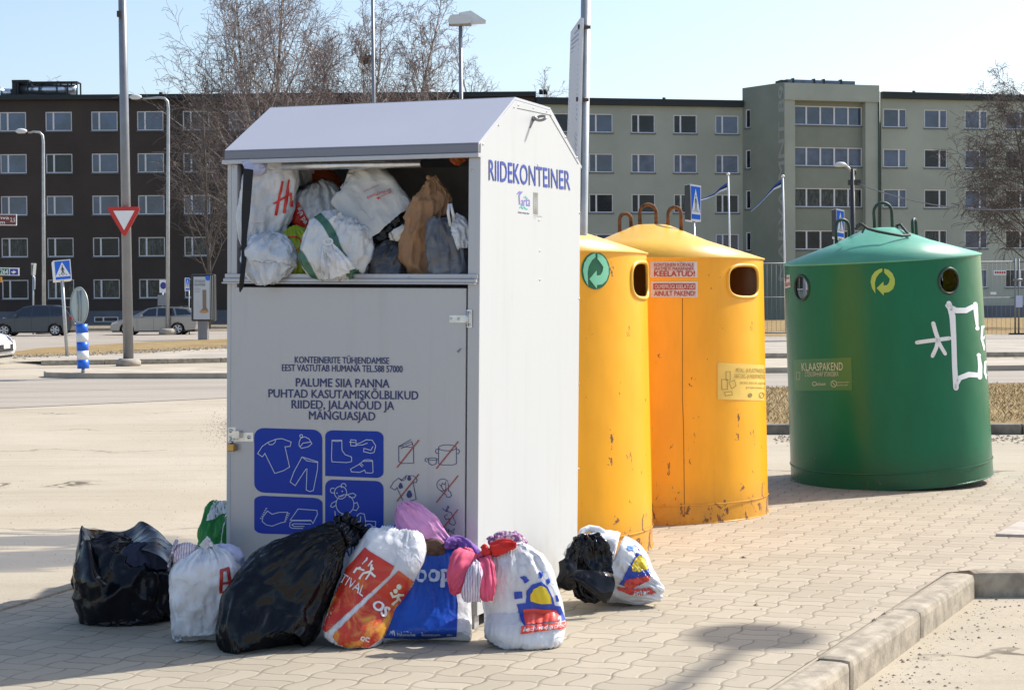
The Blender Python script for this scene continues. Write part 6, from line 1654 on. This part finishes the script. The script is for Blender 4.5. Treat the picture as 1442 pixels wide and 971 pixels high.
bx = flat(ds, 'board', [(-50, 375.5), (26.7, 377), (26.7, 388), (-50, 387)], Yd - 0.1, M_swhite)
plate_print(bx, 'green_face', D2().poly([(-48, 376.8), (12.6, 378), (12.6, 386.8), (-48, 386)]), mat("sign_green", (0.01, 0.14, 0.09), 0.4), 0.006)
plate_print(bx, 'blue_face', D2().poly([(14, 378.2), (25.4, 378.6), (25.4, 387), (14, 386.8)]), mat("sign_deep_blue", (0.01, 0.04, 0.33), 0.4), 0.006)
plate_print(bx, 'lettering', D2().text("264", ((0.5, 378.8), (11.4, 379.2), (11.4, 386), (0.5, 385.6)), .02), M_swhite, 0.012)
plate_print(bx, 'arrow', D2().poly([(16, 382), (19, 382), (19, 380), (23, 382.8), (19, 385.6), (19, 383.6), (16, 383.6)]), M_swhite, 0.012)
flat(ds, 'orange_board', [(-40, 389.5), (2.6, 389.8), (2.6, 397.5), (-40, 397)], Yd - 0.1, mat("sign_orange", (0.62, 0.28, 0.03), 0.4))
b = G(47, 471); Ye = b.y
es = pole('sign_post', 'thin post with signs seen edge on before the grey car', 'road sign', b, PD(46.5, 372, Ye), 0.045, 0.04)
mb = MB(); c_ = PD(48.2, 379, Ye); mb.box(c_, (0.04, 0.5, 0.6), 0, Matrix.Rotation(0.1, 3, 'Y')); mb.box(PD(46.2, 379, Ye), (0.03, 0.5, 0.6)); c_ = PD(48.2, 398, Ye); build(mb, 'triangle_sign', M_sback, es)
mb = MB(); ax = Vector((0.93, 0.36, 0.0)); sd = Vector((-.36, .93, 0))
mb.prism([c_ + (sd * math.cos(t) + Vector((0, 0, 1)) * math.sin(t)) * 0.34 for t in [2 * math.pi * k / 24 for k in range(24)]], ax * 0.03); build(mb, 'round_sign', M_swhite, es)
Ys = G(230, 468).y
ns = pole('parking_sign', 'white sign with a dark blue disc beside the taller curved lamp', 'road sign', Vector((PD(229, 468, Ys).x, Ys, 0)), PD(229, 395, Ys), 0.04, 0.04)
bx = flat(ns, 'sign_panel', [(224.5, 394), (235, 394), (235, 412), (224.5, 412)], Ys - 0.08, M_swhite)
plate_print(bx, 'blue_disc', D2().ell(229.8, 402, 4.2, 5, 18), mat("sign_violet", (0.04, 0.04, 0.25), 0.4), 0.006)
flat(ns, 'lower_panel', [(222, 415), (236, 415), (236, 431), (222, 431)], Ys - 0.07, M_pole)
Ys = G(266, 471).y
cross_sign('tiny pedestrian crossing sign just left of the advertising pillar', Vector((PD(266.5, 471, Ys).x, Ys, 0)), PD(266, 392, Ys), Ys - 0.06, ((261, 391), (267, 391), (267, 409), (261, 409)), (260, 391.5), 0.1, r=0.03)
# flag poles with twisted flags
M_flag = [mat("flag_blue", (0.02, 0.08, 0.34), 0.7), mat("flag_black", (0.015, 0.015, 0.02), 0.7), mat("flag_white", (0.68, 0.70, 0.74), 0.7)]
for lab, px0, pyt, fl in (('white flagpole with a twisted flag rising behind the yellow bins', 1027.5, 246, [(1024, 262), (1014, 267), (1006, 274), (996, 278), (986, 281)]), ('white flagpole with a trailing flag before the green stair tower', 1104.5, 249, [(1100, 258), (1090, 264), (1080, 275), (1070, 286), (1058, 297)])):
    Yf = 75.0
    fp = pole('flagpole', lab, 'flagpole', Vector((PD(px0 + 2.5, 460, Yf).x, Yf, 0)), PD(px0 - 2, pyt, Yf), 0.05, 0.035, 'flagpoles', 0, M_swhite, 10)
    mb = MB(); mb.lathe([(0, -.08), (.08, -.03), (.08, .03), (0, .08)], 12, PD(px0 - 2, pyt - 1, Yf)); build(mb, 'finial', M_swhite, fp)
    mb = MB(); pts = [PD(a, b, Yf) for a, b in fl]
    for s in range(3):
        vs = []
        for i, p in enumerate(pts):
            w = (0.16, 0.11, 0.07, 0.08, 0.09)[i]
            a0 = i * 0.5
            dv = Vector((0.25 * math.sin(a0), 0.6 * math.sin(a0), math.cos(a0 * 0.6))).normalized() * w
            vs += [p + dv * (s / 3 * 2 - 1), p + dv * ((s + 1) / 3 * 2 - 1)]
        mb.add(vs, [(2 * i, 2 * i + 1, 2 * i + 3, 2 * i + 2) for i in range(len(pts) - 1)], 2 - s, True)
    build(mb, 'flag', M_flag, fp, recalc=False)
# old lamp post with overhead wire
Yo = 70.0
op = pole('street_lamp', 'dark old lamp post with a short bent arm before the stair tower', 'street lamp', Vector((PD(1201.5, 440, Yo).x, Yo, 0)), PD(1200.5, 238, Yo), 0.13, 0.09, None, 0, M_dark, 10)
mb = MB(); mb.tube([PD(1200.5, 244, Yo), PD(1195, 236, Yo), PD(1188, 232.5, Yo)], 0.05, 8); build(mb, 'arm', M_galv, op)
mb = MB(); mb.lathe([(0, -.1), (.14, -.08), (.18, 0), (.1, .1), (0, .12)], 12, (0, 0, 0)); hh = PD(1183.5, 232, Yo); mb.v = [Vector((v.x * 1.6, v.y, v.z)) + hh for v in mb.v]; build(mb, 'lamp_head', M_lampw, op)
mb = MB(); mb.cyl(PD(1204, 238, Yo), PD(1204, 246, Yo), 0.05, 8); mb.box(PD(1203, 257, Yo), (0.5, 0.16, 0.22)); build(mb, 'insulator', M_dark, op)
mb = MB(); A_0, B_0 = PD(1204, 257, Yo), PD(1470, 291, Yo - 4)
mb.tube([A_0.lerp(B_0, k / 12) + Vector((0, 0, -0.5 * 4 * (k / 12) * (1 - k / 12))) for k in range(13)], 0.022, 5)
tag(build(mb, 'overhead_wire', M_pole, origin=A_0), 'thin overhead wire running right from the dark old lamp post', 'wire')
# lamp outside the picture whose head throws the round shadow on the paving
sp_ = G(1062, 897)
hz = 9.0
hd = sp_ + SUND * (hz / SUND.z)
ld = Vector((-0.42, -0.90, 0)).normalized()
pb = hd + ld * 3.2; pb.z = 0
sl_ = thing('street_lamp', 'street lamp standing outside the right edge and throwing the round shadow on the paving', 'street lamp', pb)
mb = MB(); mb.tube([pb, Vector((pb.x, pb.y, hz - 0.5)), Vector((pb.x, pb.y, hz - 0.15)) - ld * 0.2, Vector((pb.x, pb.y, hz)) - ld * 0.7, hd - Vector((0, 0, 0.02))], [0.07, 0.055, 0.05, 0.045, 0.04], 12); build(mb, 'pole', M_galv, sl_)
mb = MB(); mb.lathe([(0, -.08), (.22, -.07), (.30, 0), (.19, .08), (0, .1)], 18, hd); build(mb, 'lamp_head', M_lampw, sl_)

# ------------------------------------------------------------------ construction fence
M_fence = mat("fence_steel", (0.22, 0.23, 0.24), 0.6, 0.4)
def fence_panel(label, px0, px1, yt, yb, Y, feet=True):
    root = thing('fence_panel', label, 'fence', (PD(px0, 440, Y).x, Y, 0), 'construction fence panels on the dry grass')
    x0, x1 = PD(px0, 440, Y).x, PD(px1, 440, Y).x; zt = PD((px0 + px1) / 2, yt, Y).z; zb = PD((px0 + px1) / 2, yb, Y).z
    mb = MB()
    for x in (x0, x1): mb.cyl((x, Y, zb), (x, Y, zt + 0.12), 0.035, 8)
    for z in (zt, zb + 0.05): mb.cyl((x0, Y, z), (x1, Y, z), 0.03, 8)
    mb.cyl((x0, Y, zb + (zt - zb) * 0.52), (x1, Y, zb + (zt - zb) * 0.52), 0.02, 6)
    build(mb, 'frame', M_fence, root)
    mb = MB(); k = int((x1 - x0) / 0.17)
    for i in range(1, k): x = x0 + (x1 - x0) * i / k; mb.cyl((x, Y + 0.03, zb), (x, Y + 0.03, zt), 0.006, 4)
    tag(build(mb, 'mesh', M_fence, root, recalc=False))
    mb = MB(); mb.span((x0 - 0.35, Y - 0.12, 0.02), (x0 + 0.35, Y + 0.12, max(0.16, zb))); build(mb, 'foot', M_dark, root)
    return root, x0, x1, zt, zb
Yf = 64.0
fence_panel('mesh fence panel showing between the yellow and green bins', 1003, 1132, 371, 470, Yf)
fence_panel('mesh fence panel hidden mostly behind the green bin', 1134, 1272, 370, 470, Yf)
fr, x0, x1, zt, zb = fence_panel('mesh fence panel with a small red and white sign right of the green bin', 1275, 1429.6, 369, 474, Yf)
bx = flat(fr, 'sign', [(1399.5, 380.5), (1417, 380.5), (1417, 387), (1399.5, 387)], Yf - 0.06, M_swhite)
d2 = D2()
for k in range(5): d2.rect(1400.8 + k * 3.2, 381.8, 1403.2 + k * 3.2, 385.4)
plate_print(bx, 'red_marks', d2, M_stickred, 0.006)
flat(fr, 'paper_notice', [(1395, 411), (1403, 411), (1403, 414.5), (1395, 414.5)], Yf - 0.06, M_swhite)
fr2 = fence_panel('mesh fence panel at the right edge with a pale paper notice', 1434.6, 1600, 368, 474, Yf)[0]
flat(fr2, 'paper_notice', [(1430.6, 416), (1440, 416), (1440, 432.5), (1430.6, 432.5)], Yf - 0.06, mat("pale_blue_paper", (0.52, 0.56, 0.72), 0.6))
mb = MB(); mb.cyl((x1 - 0.1, Yf - 0.05, PD(1430, 394, Yf).z), (x1 + 0.25, Yf - 0.05, PD(1430, 394, Yf).z), 0.05, 8); build(mb, 'clamp', M_fence, fr)

# ------------------------------------------------------------------ cars
M_tyre = mat("tyre_rubber", (0.012, 0.012, 0.012), 0.85)
M_rim = mat("alloy_rim", (0.50, 0.51, 0.53), 0.3, 0.8)
M_cglass = mat("car_glass", (0.010, 0.013, 0.018), 0.05, 0, 0.5, IOR=1.9)
M_cblack = mat("black_trim", (0.014, 0.014, 0.015), 0.5)
M_tail = mat("tail_light_red", (0.35, 0.01, 0.01), 0.2)
M_head = mat("headlight_glass", (0.60, 0.63, 0.66), 0.12, 0.4)
def car(label, Mx, paint, L, low, hood, roofl, wheels, wr, windows, H):
    c = thing('parked_car', label, 'car', M=Mx)
    def lm(): return MB(Mx)
    wy = 0.88
    # body side outline with wheel arches, extruded over the width
    def arch(cx, r): return [(cx - r * math.cos(t), 0.30 + r * math.sin(t)) for t in [math.pi * k / 10 for k in range(11)]]
    ol = [(0.06, 0.22)] + [(wheels[0] - wr - .07, 0.20)] + arch(wheels[0], wr + 0.055) + [(wheels[0] + wr + .07, 0.19), (wheels[1] - wr - .07, 0.19)] + arch(wheels[1], wr + 0.055) + [(wheels[1] + wr + .07, 0.22), (L - 0.08, 0.28)] + low
    mb = lm(); mb.prism([(x, -wy, z) for x, z in ol], (0, 2 * wy, 0)); body = build(mb, 'body', paint, c, bevel=0.05)
    zb = hood
    def ys(z): return wy - 0.03 - (z - zb) * 0.40
    n = len(roofl)
    mb = lm(); vs = [(x, -ys(z), z) for x, z in roofl] + [(x, ys(z), z) for x, z in roofl]
    mb.add(vs, [tuple(range(n)), tuple(n + k for k in reversed(range(n)))] + [(k, (k + 1) % n, n + (k + 1) % n, n + k) for k in range(n)]); cabin = build(mb, 'cabin', paint, c, bevel=0.035)
    for w in windows:
        for s in (-1, 1):
            mb = lm(); pts = [(x, s * (ys(z) + 0.004), z) for x, z in w]; mb.prism(pts, (0, s * 0.006, 0)); build(mb, 'side_window', M_cglass, c)
    for (p, q, nm) in ((roofl[0], roofl[1], 'windscreen'), (roofl[-2], roofl[-1], 'rear_window')):
        d = Vector((q[0] - p[0], 0, q[1] - p[1])); nn = Vector((-d.z, 0, d.x)).normalized() * 0.012
        a = Vector((p[0], 0, p[1])) + d * 0.1; b = Vector((p[0], 0, p[1])) + d * 0.9
        mb = lm(); mb.prism([(a.x + nn.x, -ys(a.z) + .1, a.z + nn.z), (a.x + nn.x, ys(a.z) - .1, a.z + nn.z), (b.x + nn.x, ys(b.z) - .1, b.z + nn.z), (b.x + nn.x, -ys(b.z) + .1, b.z + nn.z)], nn * 0.4); build(mb, nm, M_cglass, c)
    for x in wheels:
        for s in (-1, 1):
            w0 = s * (wy - 0.19); w1 = s * (wy + 0.005)
            mb = lm(); mb.cyl((x, w0, wr), (x, w1, wr), wr, 28); ty = build(mb, 'wheel', M_tyre, c, bevel=0.025)
            mb = lm(); y = w1 + s * 0.004
            for k in range(6):
                a = 2 * math.pi * k / 6; u = Vector((math.cos(a), 0, math.sin(a))); v = Vector((-u.z, 0, u.x))
                cc = Vector((x, y, wr)); mb.prism([cc + u * .04 - v * .03, cc + u * wr * .66 - v * .045, cc + u * wr * .66 + v * .045, cc + u * .04 + v * .03], (0, s * 0.008, 0))
            ring = [Vector((x + math.cos(t) * wr * .68, y + s * .004, wr + math.sin(t) * wr * .68)) for t in [2 * math.pi * k / 24 for k in range(24)]]
            mb.tube(ring, 0.018, 6, closed=True); mb.cyl((x, y, wr), (x, y + s * 0.014, wr), 0.05, 12); build(mb, 'rim', M_rim, ty)
    for s in (-1, 1):
        mb = lm(); mb.box((roofl[0][0] + 0.62, s * (wy + 0.06), hood + 0.08), (0.12, 0.17, 0.13)); build(mb, 'mirror', paint, c, bevel=0.03)
        mb = lm(); mb.prism([(0.02, s * 0.45, 0.60), (0.35, s * (wy - 0.06), 0.70), (0.40, s * (wy + 0.004), 0.66), (0.08, s * (wy + 0.004), 0.55), (-0.004, s * 0.6, 0.53)], (0, 0, 0.07)); build(mb, 'headlight', M_head, c)
        mb = lm(); mb.span((L - 0.14, s * (wy - 0.14), 0.80), (L + 0.006, s * (wy + 0.006), 1.0)); build(mb, 'tail_light', M_tail, c, bevel=0.02)
        for x in (wheels[0] + 1.25, wheels[0] + 2.15):
            mb = lm(); mb.box((x, s * (wy + 0.012), hood - 0.10), (0.17, 0.022, 0.03)); build(mb, 'handle', paint, c)
        mb = lm()
        for x in (wheels[0] + 0.55, wheels[0] + 1.42, wheels[0] + 2.3): mb.span((x - 0.006, s * (wy + 0.0005), 0.26), (x + 0.006, s * (wy + 0.002), hood - 0.04))
        tag(build(mb, 'door_gap', M_cblack, c))
    mb = lm(); mb.span((-0.008, -0.55, 0.32), (0.05, 0.55, 0.50)); build(mb, 'grille', M_cblack, c)
    mb = lm(); mb.span((-0.016, -0.26, 0.40), (-0.009, 0.26, 0.51)); build(mb, 'number_plate', M_swhite, c); mb = lm(); mb.span((L + 0.002, -0.26, 0.62), (L + 0.008, 0.26, 0.73)); build(mb, 'number_plate', M_swhite, c)
    mb = lm(); mb.span((0.1, -wy + .05, 0.16), (L - 0.1, wy - .05, 0.24)); build(mb, 'underside', M_cblack, c)
    return c
p_silver = mat("silver_beige_car_paint", (0.36, 0.34, 0.32), 0.28, 0.6)
p_grey = mat("dark_grey_car_paint", (0.085, 0.095, 0.11), 0.28, 0.6)
p_white = mat("white_car_paint", (0.75, 0.76, 0.77), 0.25)
def carM(px, py, flip=False, yaw=0.0, sc=1.0):
    g = G(px, py)
    return Matrix.Translation(g) @ Matrix.Rotation(math.pi * flip + yaw, 4, 'Z') @ Matrix.Scale(sc, 4)
est_low = [(4.55, 0.55), (4.52, 0.85), (4.42, 1.0), (3.0, 0.99), (1.15, 0.93), (0.75, 0.84), (0.22, 0.72), (0.03, 0.58), (0.0, 0.38)]
est_roof = [(1.05, 0.92), (1.95, 1.40), (2.5, 1.48), (3.5, 1.46), (4.15, 1.38), (4.50, 0.98)]
est_win = [[(1.55, 0.99), (2.02, 1.36), (2.42, 1.41), (2.42, 1.0)], [(2.5, 1.0), (2.5, 1.41), (3.3, 1.40), (3.42, 1.02)], [(3.5, 1.03), (3.4, 1.39), (4.0, 1.34), (4.28, 1.08)]]
sc = 4.15 / 4.55
silver = car('silver estate car with roof rails parked before the brown building', carM(160.5, 471.5, sc=sc), p_silver, 4.55, est_low, 0.95, est_roof, (0.88, 3.55), 0.315, est_win, 1.5)
mb = MB(carM(160.5, 471.5, sc=sc))
for s in (-1, 1): mb.tube([(2.1, s * 0.60, 1.48), (2.3, s * 0.60, 1.53), (3.6, s * 0.60, 1.52), (3.85, s * 0.60, 1.45)], 0.02, 6)
build(mb, 'roof_rail', M_cblack, silver)
mpv_low = [(4.32, 0.5), (4.32, 0.8), (4.22, 1.05), (3.0, 1.03), (1.0, 0.97), (0.6, 0.88), (0.16, 0.72), (0.02, 0.55), (0.0, 0.36)]
mpv_roof = [(0.8, 0.96), (1.75, 1.50), (2.3, 1.60), (3.3, 1.59), (3.85, 1.50), (4.26, 1.04)]
mpv_win = [[(1.35, 1.03), (1.82, 1.46), (2.2, 1.52), (2.2, 1.04)], [(2.28, 1.04), (2.28, 1.52), (3.05, 1.51), (3.15, 1.06)], [(3.23, 1.07), (3.15, 1.50), (3.72, 1.44), (3.95, 1.12)]]
car('dark grey family car parked at the left edge before the brown building', carM(-9, 473, sc=0.92), p_grey, 4.32, mpv_low, 0.99, mpv_roof, (0.82, 3.45), 0.31, mpv_win, 1.62)
car('white car just entering at the left edge of the near street', Matrix.Translation(PD(9.5, 515, 42.5) * 1.0) @ Matrix.Translation((0, 0, -PD(9.5, 515, 42.5).z)) @ Matrix.Rotation(math.pi, 4, 'Z'), p_white, 4.55, est_low, 0.95, est_roof, (0.88, 3.55), 0.315, est_win, 1.5)
